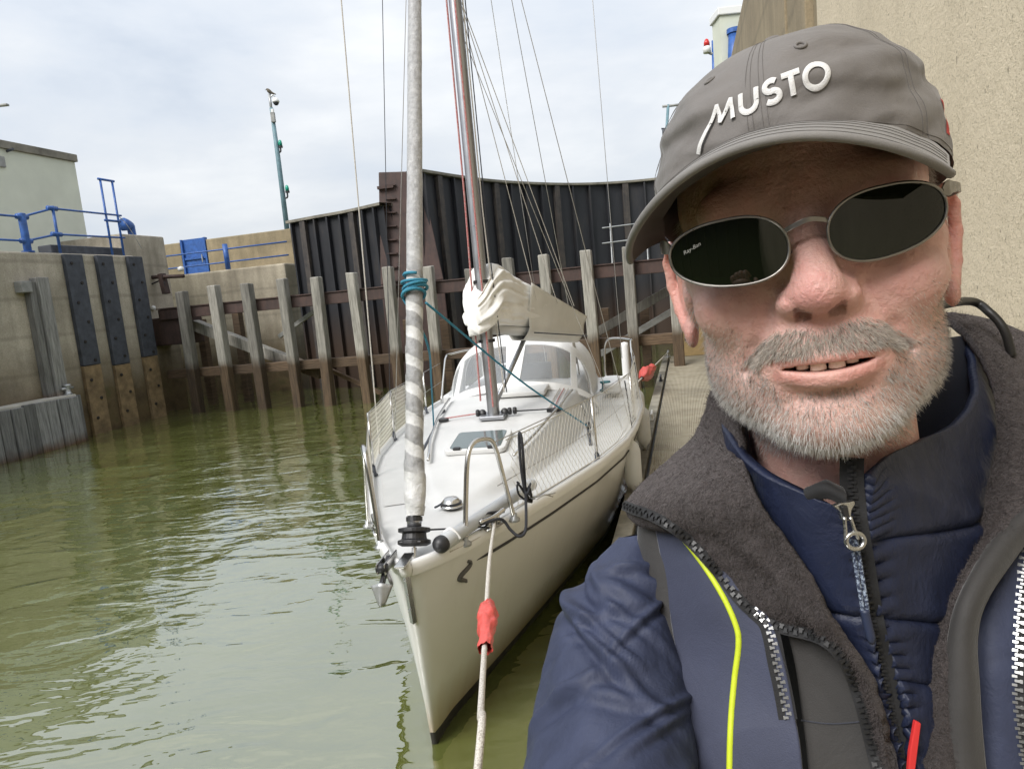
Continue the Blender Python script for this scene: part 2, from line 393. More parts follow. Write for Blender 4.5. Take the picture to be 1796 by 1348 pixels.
MB().tube(cr([L(u_, WV - 1.2, z_ - .6), L(u_, WV - 1.2, z_ - .1), L(u_ - .04, WV - 1.2, z_ + .05), L(u_ - .25, WV - 1.2, z_ + .08)], 12), [.1] * 6 + [.11, .12, .13, .15, .16, .17], 10).build('cowl_pipe', M['blue'], e, smooth=True)

# ---------- low timber-faced pontoon at the left
PF = -12.27
ue = PV(152, 770, PF)[0]; zp = PV(148, 688, PF)[2]
e = thing('timber_pontoon', 'low pontoon faced with upright grey planks against the left wall', 'pontoon', L(ue - 3, PF - .2, 0))
MB().lbox(-4, ue, WV + .01, PF - .06, -.5, zp).build('deck', simple('pale_concrete_deck', (.42, .40, .35), .85, var=.2, scale=2., bmp=.3, obj=False), e, bevel=.02)
pm = MB().box((0, 0, 0), (.235, .07, 1.9), None); tmp = pm.build('plank', M['plank']); pme = tmp.data; bpy.data.objects.remove(tmp)
for i in range(26):
    o = inst('plank', pme, e, L(ue - .13 - i * .252, PF - .03 + random.uniform(-.022, .016), zp - .98 + random.uniform(-.02, .01)), (random.uniform(-.01, .01), random.uniform(-.01, .01), math.pi / 2 - LA))
    md = o.modifiers.new('bevel', 'BEVEL'); md.width = .012; md.segments = 2
for i in range(4):
    o = inst('end_plank', pme, e, L(ue + .04, PF - .1 - i * .13, zp - .98), (0, 0, -LA), (.53, 1, 1))
cu, _, cz = PV(118, 680, PF - .2)
c = tag(MB().lathe([(0, 0), (.09, 0), (.06, .03), (.05, .16), (.075, .18), (.075, .21), (0, .22)], L(cu, PF - .2, zp), n=12).build('bollard_post', M['galv'], e, smooth=True), None)
MB().tube([L(cu - .14, PF - .2, zp + .13), L(cu + .14, PF - .2, zp + .13)], .025, 8).build('bollard_bar', M['galv'], e, smooth=True)

# ---------- far wall with blue door
UF = (GZ(450, 688, 0) @ UA)
zl = PU(420, 470, UF)[2]
e = thing('far_wall', 'rough concrete quay wall with a ledge behind the piles', 'wall', L(UF, -9, 0))
MB().lbox(UF, UF + 4, -15, PU(512, 560, UF)[1], -1.2, zl).build('wall_body', M['conc_far'], e, bevel=.05)
UP = UF + 2.2
v0 = PU(276, 430, UP)[1]; vd0 = PU(319, 445, UP)[1]; vd1 = PU(363, 445, UP)[1]; v1 = PU(520, 430, UP)[1]
zpt = PU(420, 412, UP)[2]; zd = PU(340, 418, UP)[2]
e = thing('parapet_wall', 'tan concrete parapet wall on both sides of the blue door', 'wall', L(UP, v1, zl))
MB().lbox(UP, UP + .4, v0 - 3, vd0 - .02, zl + .004, zpt).build('wall_section', M['conc_top'], e, bevel=.03)
MB().lbox(UP, UP + .4, vd1 + .02, v1 + 3, zl + .004, zpt).build('wall_section', M['conc_top'], e, bevel=.03)
e = thing('blue_door', 'bright blue steel door in the tan parapet wall', 'door', L(UP, vd0, zl))
MB().lbox(UP + .05, UP + .12, vd0, vd1, zl + .004, zd).build('door_leaf', M['blue'], e, bevel=.01)
MB().lbox(UP - .02, UP + .049, vd0, vd0 + .06, zl + .004, zd).build('door_frame', M['blue'], e)
MB().lbox(UP - .02, UP + .049, vd1 - .06, vd1, zl + .004, zd).build('door_frame', M['blue'], e)
MB().lbox(UP + .0, UP + .048, vd0 + .08, vd1 - .08, zl + (zd - zl) * .48, zl + (zd - zl) * .53).build('door_rail', M['blue'], e)
MB().tube([L(UP - .03, vd1 - .18, zl + .5), L(UP - .03, vd1 - .18, zl + .75)], .02, 6).build('door_handle', M['galv'], e)
e = thing('far_railing', 'blue two-bar railing in front of the tan parapet wall', 'railing', L(UF + .25, PU(397, 470, UF + .25)[1], zl))
vp_, zp_ = PU(394, 428, UF + .25)[1:]
MB().tube([L(UF + .25, vp_, zl), L(UF + .25, vp_, zp_)], .075, 12).build('thick_post', M['blue'], e, smooth=True)
va, vb = PU(280, 437, UF + .25)[1], PU(503, 425, UF + .25)[1]
for vv in (437, 460):
    z_ = PU(394, vv, UF + .25)[2]
    MB().tube([L(UF + .25, va - 1.5, z_), L(UF + .25, vb, z_)], .022, 8).build('rail', M['blue'], e, smooth=True)

# ---------- lock gate leaves
def curve_pts(px, z, n):
    return cr(np.array([GZ(u, v, z) for u, v in px]), n)
def gate_leaf(name, label, px, ztop, nrib, loc, ribw=.10):
    e = thing(name, label, 'lock gate', loc, 'lock gate leaves')
    P = curve_pts(px, ztop, 60); P[:, 2] = 0
    d = np.gradient(P, axis=0); d /= np.linalg.norm(d, axis=1)[:, None]
    nrm = np.cross(d, (0, 0, 1.)); nrm[(nrm @ np.array([0, 1., 0])) > 0] *= -1     # towards the camera
    zz = np.array([-1.2, ztop - .06])
    A = np.array([[p + (0, 0, z) for p in P] for z in zz]); Bk = np.array([[p - q * .25 + (0, 0, z) for p, q in zip(P, nrm)] for z in zz])
    MB().grid(A).grid(Bk).build('skin_plate', M['gate'], e, smooth=True)
    G = []
    for off, z in ((.14, ztop - .07), (.14, ztop), (-.3, ztop), (-.3, ztop - .07), (.14, ztop - .07)):
        G.append([p + q * off + np.array([0, 0, z]) for p, q in zip(P, nrm)])
    MB().grid(G).build('top_coping', M['coping'], e)
    s = np.concatenate([[0], np.cumsum(np.linalg.norm(np.diff(P, axis=0), axis=1))])
    for k in range(nrib):
        t = s[-1] * (k + .35) / nrib
        p = np.array([np.interp(t, s, P[:, i]) for i in range(3)]); q = np.array([np.interp(t, s, nrm[:, i]) for i in range(3)]); q /= np.linalg.norm(q)
        tt = np.cross(q, (0, 0, 1.))
        wide = (k % 4 == 1)
        w = ribw * (2.0 if wide else .55)
        MB().box(p + q * .063 + np.array([0, 0, (ztop - .09 - 1.2) / 2]), (w, .12, ztop - .09 + 1.2), (tt, q, np.array([0, 0, 1]))).build('rib', M['rib'] if wide else M['gate'], e, bevel=.008)
    return e, P, nrm
GE, GP, GN = gate_leaf('gate_leaf', 'tall curved black lock gate leaf with vertical ribs behind the mast', [(728, 297), (790, 307), (850, 315), (920, 320), (1000, 322), (1080, 319), (1165, 311), (1330, 292)], 5.55, 20, GZ(900, 318, 5.55) * [1, 1, 0])
gate_leaf('gate_leaf', 'lower black lock gate leaf left of the rusty post', [(507, 388), (560, 378), (610, 369), (672, 355)], 4.8, 8, GZ(580, 375, 4.8) * [1, 1, 0])
# galvanised guard rail on the gate, right
e = thing('gate_guard_rail', 'galvanised two-bar guard rail on the lock gate right of the boat', 'railing', D(1100, 440, 19.5))
for va_, vb_ in ((400, 389), (427, 416)):
    MB().tube([D(1056, va_, 19.5), D(1190, vb_ - 6, 19.7)], .02, 6).build('rail', M['galv'], e)
for u_ in (1133, 1070):
    MB().tube([D(u_, 392, 19.6), D(u_ + 4, 462, 19.6)], .02, 6).build('post', M['galv'], e)
# rusty post between the leaves
q = GZ(700, 300, 5.6); dq = np.linalg.norm(q[:2])
def dp(u, v, d=None): return D(u, v, (D(700, 300, 1) - CAM) @ (q - CAM) / ((D(700, 300, 1) - CAM) @ (D(700, 300, 1) - CAM)) if d is None else d)
dd = (q - CAM) @ (RW @ np.array([0, 0, 1.]))
e = thing('gate_post', 'broad rust-brown gate post with tapering sides between the two leaves', 'post', [q[0], q[1], 0])
fr = [D(664, 302, dd), D(737, 300, dd), D(778, 490, dd * 1.0), D(668, 500, dd * 1.0)]
dirv = (q - CAM) * [1, 1, 0]; dirv /= np.linalg.norm(dirv)
bot = [fr[3] * [1, 1, 0] + [0, 0, -1], fr[2] * [1, 1, 0] + [0, 0, -1]]
MB().hexa([fr[3], fr[2], fr[2] + dirv * .5, fr[3] + dirv * .5, fr[0], fr[1], fr[1] + dirv * .5, fr[0] + dirv * .5]).build('post_body', M['rust'], e, bevel=.02)
MB().hexa([bot[0], bot[1], bot[1] + dirv * .4, bot[0] + dirv * .4, fr[3] - [0, 0, .004], fr[2] - [0, 0, .004], fr[2] + dirv * .4 - [0, 0, .004], fr[3] + dirv * .4 - [0, 0, .004]]).build('post_foot', M['rust'], e, bevel=.02)
for k in range(8):
    v = 325 + k * 24; u0 = 668 + k * .5
    a = D(u0 + 8, v, dd - .04); c_ = D(u0 + 26, v - 1, dd - .04)
    MB().beam(a, c_, .07, .035).build('ladder_rung', M['rust'], e)
MB().beam(D(662, 330, dd - .05), D(690, 327, dd - .05), .12, .07).build('bracket', M['rust'], e)

# ---------- timber pile fender
PU0 = (GZ(455, 717, 0) @ UA)
pile_px = [(318, 510), (374, 500), (432, 497), (494, 487), (554, 484), (616, 477), (680, 468), (751, 466), (824, 470), (890, 452), (953, 446), (1027, 439), (1100, 431), (1178, 424)]
names_ord = ['first', 'second', 'third', 'fourth', 'fifth', 'sixth', 'seventh', 'eighth', 'ninth', 'tenth', 'eleventh', 'twelfth', 'thirteenth', 'fourteenth']
pile_e = thing('pile_fender', 'row of weathered upright timber piles with brown walings before the gate', 'pile fender', L(PU0, -3, 0))
pile_v = []
for k, (u, v) in enumerate(pile_px):
    _, V, z = PU(u, v, PU0); pile_v.append(V)
    w_ = .225 + random.uniform(-.012, .012); ln = random.uniform(-.05, .05)
    b = MB(); top = []; bott = []
    for sx, sy in ((-1, -1), (1, -1), (1, 1), (-1, 1)):
        bott.append(L(PU0 + sy * w_ / 2 + ln, V + sx * w_ / 2 + ln, -1.2))
        top.append(L(PU0 + sy * w_ / 2, V + sx * w_ / 2, z + random.uniform(-.025, .01)))
    b.hexa(bott + top).build('pile', M['pile'], pile_e, bevel=.025)
V0, V1 = pile_v[0] - .9, pile_v[-1] + .3
def zat(u, v): return PU(u, v, PU0)[2]
zb = zat(560, 515)
for a, c_ in zip([V0] + pile_v, pile_v):
    if c_ - a > .2:
        MB().lbox(PU0 + .13, PU0 + .36, a + .02, c_ - .02, zb - .26, zb).build('upper_waling', M['rust'], pile_e, bevel=.012)
        MB().lbox(PU0 + .135, PU0 + .35, a + .01, c_ + .01, zat(600, 636) - .11, zat(600, 636) + .11).build('lower_waling', M['waling'], pile_e, bevel=.012)
MB().lbox(PU0 + .10, PU0 + .40, V0, V1, zb + .004, zb + .03).build('waling_plate', M['rust'], pile_e)
def brace(a, b, w_, mt, nm='diagonal_brace', U=None):
    U = PU0 + .55 if U is None else U
    MB().beam(L(*PU(*a, U)), L(*PU(*b, U)), w_, w_, (0, 0, 1)).build(nm, mt, pile_e, bevel=.01)
brace((322, 562), (565, 655), .26, M['pile']); brace((490, 590), (560, 540), .10, M['galvpaint']); brace((1000, 610), (1180, 505), .2, M['pile'], U=PU0 + .9)
brace((1020, 640), (1180, 545), .14, M['galvpaint'], U=PU0 + 1.1); brace((560, 640), (670, 690), .10, M['waling']); brace((930, 540), (1010, 640), .14, M['rust'], U=PU0 + 1.0)
# back timber posts seen in the gaps
for u_, v_ in ((352, 560), (415, 545), (715, 560), (780, 560), (855, 560), (1060, 540), (1130, 540)):
    _, V, z = PU(u_, v_, PU0 + 1.5)
    MB().lbox(PU0 + 1.4, PU0 + 1.6, V - .1, V + .1, -1, z).build('back_post', M['waling'], pile_e, bevel=.01)
# scrap of pipework above the first pile
e = thing('quay_pipework', 'short rusty pipe and bracket fixed above the leftmost pile', 'pipe', L(PU0 + .5, pile_v[0] - .6, zb))
MB().tube([L(*PU(252, 487, PU0 + .5)), L(*PU(322, 484, PU0 + .5))], .05, 10).build('pipe', M['rust'], e, smooth=True)
MB().beam(L(*PU(283, 480, PU0 + .5)), L(*PU(292, 515, PU0 + .5)), .18, .12).build('bracket', M['rust'], e, bevel=.01)
MB().tube(cr([L(*PU(262, 500, PU0 + .45)), L(*PU(285, 492, PU0 + .45)), L(*PU(290, 512, PU0 + .45))], 10), .02, 6).build('hose', M['black'], e)
MB().lathe([(0, 0), (.075, .02), (.075, .1), (0, .13)], L(*PU(318, 476, PU0 + .45)), (0, 0, 1), 10).build('lamp_cap', M['white'], e, smooth=True)
for p_, nm, lab in ((PU(269, 540, PU0 + .3), 'white_float', 'small white ball hanging beside the leftmost pile'),):
    tag(MB().lathe([(.0, -.06), (.045, -.045), (.06, 0), (.045, .045), (0, .06)], L(*p_), n=12).build(nm, M['white'], smooth=True), lab, 'float')
MB().lbox(PU0 + .2, PU0 + .8, pile_v[0] - 1.2, pile_v[0] - .15, zb - .9, zb - .2).build('timber_block', M['rust'], pile_e, bevel=.03)

# ---------- CCTV pole with bird
dcp = 23.
e = thing('camera_pole', 'tall slim pole with a dome camera and two green lamps above the lower gate leaf', 'camera pole', D(503, 400, dcp))
MB().tube([D(507, 430, dcp), D(487, 270, dcp), D(476, 190, dcp)], [.085, .075, .06], 10).build('pole', M['palepost'], e, smooth=True)
MB().tube([D(476, 192, dcp), D(472, 165, dcp)], .045, 8).build('pole_top', M['galv'], e, smooth=True)
MB().tube(cr([D(473, 172, dcp), D(479, 167, dcp), D(483, 173, dcp)], 8), .025, 6).build('camera_bracket', M['galv'], e)
MB().lathe([(0, 0), (.08, -.01), (.11, -.09), (.115, -.14), (0, -.142)], D(483, 172, dcp), n=14).build('camera_housing', M['white'], e, smooth=True)
MB().lathe([(.09, -.143), (.085, -.19), (.05, -.23), (0, -.245)], D(483, 172, dcp), n=14).build('camera_dome', M['black'], e, smooth=True)
MB().box(D(479, 206, dcp - .1), (.13, .12, .32)).build('junction_box', M['galvpaint'], e, bevel=.015)
MB().box(D(478, 196, dcp - .1), (.09, .1, .16)).build('junction_box', M['white'], e, bevel=.015)
for (u0, v0_), (ul, vl) in (((487, 268), (492, 256)), ((499, 348), (504, 335))):
    MB().tube(cr([D(u0, v0_, dcp), D(u0 + 5, v0_ - 2, dcp), D(ul, vl + 4, dcp)], 8), .03, 6).build('lamp_bracket', M['black'], e)
    MB().lathe([(0, -.06), (.07, -.06), (.07, 0), (0, .01)], D(ul, vl, dcp), n=10).build('lamp_base', M['black'], e)
    MB().lathe([(.06, .0), (.062, .1), (.045, .17), (0, .2)], D(ul, vl, dcp), n=10).build('green_lens', M['green'], e, smooth=True)
bp = D(473, 163, dcp)
e = thing('bird', 'small dark bird perched on top of the camera pole', 'bird', bp - np.array([0, 0, .05]))
bx = RW @ np.array([1, 0, 0]); bz = np.array([0, 0, 1.])
MB().tube(cr([bp - bx * .1 + bz * .09, bp - bx * .06 + bz * .1, bp + bx * .0 + bz * .04, bp + bx * .09 - bz * .01, bp + bx * .2 - bz * .05], 14), [.008, .03, .04, .042, .05, .06, .062, .058, .05, .042, .034, .026, .02, .012], 10).build('body', M['bird'], e, smooth=True)
MB().tube([bp - bx * .1 + bz * .095, bp - bx * .15 + bz * .085], [.014, .002], 6).build('beak', M['bolt'], e)
for k in (-.01, .03):
    MB().tube([bp + bx * k, bp + bx * k - bz * .06], .006, 5).build('leg', M['bolt'], e)

# ---------- right: pontoon, wall, lamp
ZP = .42
e0 = GZ(1075, 950, ZP); VE = e0 @ VA
UEND = GZ(1210, 622, ZP) @ UA
VR = 1.02                                       # right lock wall face
e = thing('walkway_pontoon', 'ribbed pale deck pontoon between the yacht and the right wall', 'pontoon', L(6, .2, 0))
MB().lbox(-4, UEND, VE + .06, VR - .06, -.35, ZP - .06).build('float', simple('grey_float', (.09, .09, .085), .8, var=.3, scale=3., obj=False), e)
mt, t, b_ = new_mat('ribbed_composite_deck'); p_ = pos(t)
mp_ = N(t, 'ShaderNodeVectorMath', operation='DOT_PRODUCT'); t.links.new(p_, mp_.inputs[0]); mp_.inputs[1].default_value = tuple(VA)
cval = ramp(t, noise(t, p_, 3.5, 7., .65), [(.3, (.30, .26, .185)), (.6, (.43, .385, .29))])
cval = mixc(t, ramp(t, noise(t, p_, 1.2, 5.), [(.5, 0.), (.72, .55)]), cval, (.19, .175, .13))
t.links.new(cval, b_.inputs['Base Color']); b_.inputs['Roughness'].default_value = .8
sw = math_(t, 'SINE', math_(t, 'MULTIPLY', mp_.outputs['Value'], 2 * math.pi / .022))
bump(t, b_, sw, .9, .006); bump(t, b_, noise(t, p_, 60, 4.), .3, .003)
M['deckrib'] = mt
dm = MB().box((0, 0, 0), (VR - VE - .28, .596, .06)); tmp = dm.build('deck_panel', mt); dme = tmp.data; bpy.data.objects.remove(tmp)
k = 0; U = -3.7
while U < UEND - .3:
    o = inst('deck_panel', dme, e, L(U, (VE + .15 + VR - .1) / 2, ZP - .03 + random.uniform(-.002, .002)), (0, 0, -LA)); U += .604
rim = timber('grey_pontoon_rim', (.27, .25, .20), (.2, .16, .1), .1, 'x')
nb = 22
for i in range(nb):
    a = -3.9 + (UEND + 3.9) * i / nb; c_ = -3.9 + (UEND + 3.9) * (i + 1) / nb - .012
    MB().lbox(a, c_, VE, VE + .13, ZP - .2, ZP + .022 + random.uniform(-.003, .003)).build('rim_board', rim, e, bevel=.01)
MB().lbox(-3.9, UEND, VR - .055, VR - .03, -.2, ZP + .02).build('wall_rim', rim, e)
def cleat(loc, ax, name, label, s=1., parent=None, mt=None):
    loc = np.asarray(loc, float); ax = np.asarray(ax, float)
    P = [loc + ax * x * s + np.array([0, 0, z * s]) for x, z in ((-.13, .075), (-.09, .068), (0, .06), (.09, .068), (.13, .075))]
    b = MB().tube(cr(P, 13), [.006 * s] + [.014 * s] * 11 + [.006 * s], 8)
    for x in (-.045, .045): b.tube([loc + ax * x * s, loc + ax * x * s + np.array([0, 0, .06 * s])], [.02 * s, .013 * s], 8)
    b.box(loc + np.array([0, 0, .006 * s]), (.16 * s, .05 * s, .012 * s), (ax, np.cross((0, 0, 1), ax), np.array([0, 0, 1])))
    o = b.build(name, mt or M['galv'], parent, smooth=True)
    if label: tag(o, label, 'cleat', 'mooring cleats on the walkway pontoon')
    return o
cl_end = L(UEND - .35, VE + .12, ZP + .02)
cleat(cl_end, UA, 'mooring_cleat', 'galvanised cleat at the far corner of the walkway pontoon', 1.7)
cl2 = GZ(1160, 668, ZP + .02); cleat(L(cl2 @ UA, VE + .08, ZP + .022), UA, 'mooring_cleat', 'dark cleat on the pontoon rim level with the stern line knot', 1.2, mt=M['strip'])
cl3 = GZ(1145, 735, ZP + .02); cleat(L(cl3 @ UA, VE + .08, ZP + .022), UA, 'mooring_cleat', 'pale cleat on the pontoon rim beside the rear fenders', 1.2, mt=M['white'])
# wooden box at the far end
pb = GZ(1205, 614, ZP + .03); ubx = UEND - .12
ply = simple('plywood', (.46, .33, .16), .7, var=.15, scale=5., bmp=.1, obj=False)
e = thing('plywood_box', 'plywood locker with a small grille at the far end of the pontoon', 'locker', L(ubx, .2, ZP))
vb0 = PU(1186, 600, ubx)[1]
MB().lbox(ubx, ubx + .1, vb0, VR - .07, ZP + .003, ZP + .8).build('side_panel', ply, e, bevel=.01)
zf = PU(1200, 585, ubx)[2]; zf0 = PU(1200, 612, ubx)[2]
MB().lbox(ubx - .1, ubx - .004, PU(1196, 600, ubx)[1], VR - .08, ZP + .003, zf).build('box_front', ply, e, bevel=.01)
for i in range(3):
    va_ = PU(1201 + i * 4.5, 600, ubx - .1)[1]
    MB().lbox(ubx - .112, ubx - .101, va_, va_ + .045, zf - .16, zf - .07).build('grille_slot', M['bolt'], e)

# right lock wall
M['wallR'] = None
mt, t, b_ = new_mat('pebbledash_concrete'); p_ = pos(t)
n = noise(t, p_, 1.1, 6.); f_ = noise(t, p_, 110., 3., .7); st = noise(t, p_, 2., 5., .6, (1.2, 1.2, .35))
c_ = ramp(t, math_(t, 'ADD', math_(t, 'MULTIPLY', n, .5), math_(t, 'MULTIPLY', st, .5)), [(.30, (.60, .515, .375)), (.66, (.74, .64, .48))])
c_ = mixc(t, ramp(t, noise(t, p_, .9, 6., .65, (1, 1, .3)), [(.5, 0.), (.75, .35)]), c_, (.36, .31, .23))
c_ = mixc(t, ramp(t, f_, [(.33, .6), (.46, 0.)]), c_, (.24, .19, .115))
c_ = mixc(t, ramp(t, noise(t, p_, 34., 2., .5, (1.4, 1.4, .8)), [(.27, .7), (.31, 0.)]), c_, (.19, .155, .11))
t.links.new(c_, b_.inputs['Base Color']); b_.inputs['Roughness'].default_value = .9
bump(t, b_, noise(t, p_, 150., 4., .7), .8, .006); bump(t, b_, noise(t, p_, 28., 4., .6), .5, .012)
M['pebble'] = mt
M['wallbrown'] = concrete('brown_shuttered_concrete', (.36, .29, .185), (.22, .175, .11), tide=False, scale=1.3)
e = thing('lock_wall', 'tall tan pebbled concrete wall behind the man on the right', 'wall', L(3, VR, 0))
us = PV(1432, 30, VR)[0]; ue_ = PV(1303, 100, VR)[0]
zw = CAM[2] + 5.2
MB().lbox(-40, us, VR, VR + 1.6, -1.2, zw).build('pebbled_section', M['pebble'], e, bevel=.02)
MB().lbox(us + .02, UEND + 2.5, VR + .05, VR + 1.6, -1.2, CAM[2] + 4.0).build('smooth_section', M['wallbrown'], e, bevel=.02)
for ua_, ub_ in ((1409, 1424), (1372, 1378), (1395, 1400)):
    a = PV(ub_, 30, VR + .04)[0]; c2_ = PV(ua_, 30, VR + .04)[0]
    MB().lbox(a, c2_, VR - .01 if ua_ == 1409 else VR + .03, VR + .06, -.5, CAM[2] + 3.99).build('shutter_rib', M['wallbrown'], e, bevel=.008)

e = thing('added_light_blocker', 'unseen gate-like black wall added behind the viewpoint to block low sky light', 'lock gate', L(-9, -6, 0))  # added out of view to cut frontal light under the cap brim
MB().lbox(-9.4, -9, WV, VR, -1.2, 5.4).build('skin_plate', M['gate'], e, bevel=.03)
for k in range(14): MB().lbox(-8.998, -8.86, WV + .4 + k * .95, WV + .52 + k * .95, -1, 5.3).build('rib', M['rib'], e)
# ================================================================== THE YACHT
BA = math.radians(8.7); BO = GZ(762, 1305, 0)
ba = np.array([math.sin(BA), math.cos(BA), 0]); bc = np.array([ba[1], -ba[0], 0])
def heel(z): return .06 * min(max(z, 0), 1.05) / 1.05
def Bt(s, c, z): return BO + ba * s + bc * (c + heel(z)) + np.array([0, 0, z])
def PZ(u, v, z): p = GZ(u, v, z) - BO; return p @ ba, p @ bc - heel(z)
def toB(p): q = np.asarray(p) - BO; return q @ ba, q @ bc - heel(q[2]), q[2]
LOA = 6.5
def BD(d): return float(np.interp(d, [0, .04, .12, .3, .65, 1.15, 1.9, 2.65, 3.3, 4.2, 5.4, 6.9], [.022, .06, .12, .22, .38, .58, .85, 1.05, 1.15, 1.24, 1.25, 1.12]))
def BW(d): return float(np.interp(d, [0, .05, .2, .6, 1.2, 1.9, 2.9, 4, 5.4, 6.5], [.012, .022, .045, .16, .34, .55, .86, 1.02, 1.0, .86]))
def ZS(s): return float(np.interp(s, [-.3, 1, 2.5, 4, 6.5], [1.08, 1.035, .99, .965, .96]))
def stem(z): return -.30 * max(z, -.3) / 1.08 if z > 0 else .5 * (-z)
def hb(s, z):
    d = s - stem(z); zs = ZS(s)
    if z >= 0: f = (z / zs) ** .85; return BW(max(d, 0)) * (1 - f) + BD(max(d, 0)) * f
    return BW(max(d, 0)) * math.sqrt(max(0, 1 - (z / -.42) ** 2))
mt, t, b_ = new_mat('white_gelcoat'); p_ = pos(t); x_, y_, z_ = sepxyz(t, p_)
g_ = noise(t, p_, 1.2, 5., .6); dr = noise(t, p_, 9., 4., .6, (1.4, 1.4, .12))
c_ = ramp(t, g_, [(.3, (.76, .76, .745)), (.7, (.81, .81, .80))])
c_ = mixc(t, ramp(t, dr, [(.55, 0.), (.8, .10)]), c_, (.42, .36, .26))
stn = ramp(t, math_(t, 'ADD', z_, math_(t, 'MULTIPLY', math_(t, 'SUBTRACT', dr, .5), .12)), [(.05, .95), (.34, .0)])
c_ = mixc(t, math_(t, 'MULTIPLY', stn, .8), c_, (.42, .27, .10))
t.links.new(c_, b_.inputs['Base Color']); b_.inputs['Roughness'].default_value = .22
b_.inputs['Coat Weight'].default_value = .35; b_.inputs['Coat Roughness'].default_value = .1
M['hull'] = mt
mt, t, b_ = new_mat('white_deck'); p_ = pos(t)
t.links.new(ramp(t, noise(t, p_, 3., 6., .6), [(.3, (.54, .54, .53)), (.7, (.62, .62, .61))]), b_.inputs['Base Color'])
b_.inputs['Roughness'].default_value = .42; bump(t, b_, noise(t, p_, 240., 2., .5), .18, .002)
M['deck'] = mt
M['grip'] = simple('grey_nonslip_deck', (.52, .52, .505), .7, var=.06, scale=4., bmp=.35, bscale=300., bd=.002, obj=False)
M['antifoul'] = simple('black_antifouling', (.022, .02, .016), .6, var=.4, scale=6., obj=False)
M['alu'] = simple('anodised_aluminium', (.40, .41, .43), .38, .85, var=.08, scale=3., obj=False)
M['rope_w'] = None
def rope_mat(name, c, c2, sc=260.):
    mt, t, b = new_mat(name); p = objc(t)
    n = noise(t, p, sc, 2., .5); t.links.new(ramp(t, n, [(.38, c2), (.55, c)]), b.inputs['Base Color'])
    b.inputs['Roughness'].default_value = .85; bump(t, b, n, .7, .002); return mt
M['rope_w'] = rope_mat('off_white_rope', (.60, .57, .52), (.36, .33, .29)); M['rope_b'] = rope_mat('blue_rope', (.045, .25, .36), (.02, .13, .22))
M['rope_k'] = rope_mat('black_rope', (.03, .032, .038), (.012, .012, .016)); M['rope_r'] = rope_mat('red_fleck_rope', (.40, .06, .06), (.45, .40, .38))
M['wire'] = simple('stainless_wire', (.45, .44, .42), .35, .9)
M['net'] = simple('white_netting_cord', (.60, .58, .52), .8)
M['vinyl'] = simple('white_vinyl_tube', (.70, .71, .71), .35)
M['greytube'] = simple('pale_grey_tube', (.52, .54, .56), .4, var=.06, scale=5.)
YA = thing('sailing_yacht', 'white sailing yacht moored bow-on beside the walkway pontoon', 'sailing yacht', Bt(3, 0, 0))
def yb(b, name, mt, parent=None, **k): return b.build(name, mt, parent or YA, **k)
# hull
ts = np.concatenate([np.linspace(0, .06, 9), np.linspace(.08, .3, 12), np.linspace(.33, 1, 22)])
def side(sg, zl):
    return [[Bt(stem(z) + t_ * (LOA - stem(z)), sg * hb(stem(z) + t_ * (LOA - stem(z)), z * ZS(stem(z) + t_ * (LOA - stem(z))) / 1.08 if z > 0 else z), z * ZS(stem(z) + t_ * (LOA - stem(z))) / 1.08 if z > 0 else z) for t_ in ts] for z in zl]
zt_l = list(np.linspace(.085, 1.08, 15)); zb_l = [.085, .04, 0, -.1, -.22, -.34, -.42]
def hullmesh(zl, cap_end=False):
    b = MB()
    R_ = side(1, zl); Lf = side(-1, zl)
    G = np.array([[*(Lf[i][::-1]), *(R_[i])] for i in range(len(zl))])
    b.grid(G)
    return b, G
hb_, HG = hullmesh(zt_l); n_ = HG.shape[1]
hb_.add([HG[i][0] for i in range(len(zt_l))] + [HG[i][-1] for i in range(len(zt_l))], [(i, i + 1, len(zt_l) + i + 1, len(zt_l) + i) for i in range(len(zt_l) - 1)])
HULL = yb(hb_, 'hull', M['hull'], smooth=True)
hb2, _ = hullmesh(zb_l); yb(hb2, 'bottom_paint', M['antifoul'], smooth=True)
# deck with coachroof
def wroof(s): return float(np.interp(s, [.55, .8, 1.2, 1.7, 2.4, 3.2, 4.6], [.05, .20, .36, .47, .58, .66, .70]))
def hroof(s): return float(np.interp(s, [.50, .75, 1.2, 1.7, 2.2, 2.9, 3.6, 4.6], [0, .05, .12, .19, .25, .30, .32, .32]))
def sst(x): x = np.clip(x, 0, 1); return x * x * (3 - 2 * x)
def zdeck(s, c):
    B = BD(s + .3); q = abs(c) / max(B, .02)
    z = ZS(s) - .022 + .035 * (1 - q * q) * min(1, B / .5)
    if s > .5:
        wr = wroof(s); m = sst((wr + .055 - abs(c)) / .13)
        if s > 4.25: m *= 1 - sst((s - 4.25) / .1) * (1 if abs(c) < .48 else .0)
        z += hroof(s) * m * (1 - .10 * min(1, abs(c) / max(wr, .1)) ** 2)
    if s > 4.3 and abs(c) < .5 and s < 6.2: z -= .4 * sst((.5 - abs(c)) / .06) * sst((s - 4.3) / .1)
    return z
ss = np.concatenate([np.linspace(-.285, .1, 14), np.linspace(.13, 4.2, 110), np.linspace(4.24, LOA, 36)])
qs = np.sin(np.linspace(-1, 1, 151) * math.pi / 2) * .35 + np.linspace(-1, 1, 151) * .65
G = []
for s in ss:
    B = BD(s + .3) - .03 * min(1, BD(s + .3) / .2)
    G.append([Bt(s, q * B, zdeck(s, q * B)) for q in qs])
DECK = yb(MB().grid(G), 'deck', M['deck'], smooth=True)
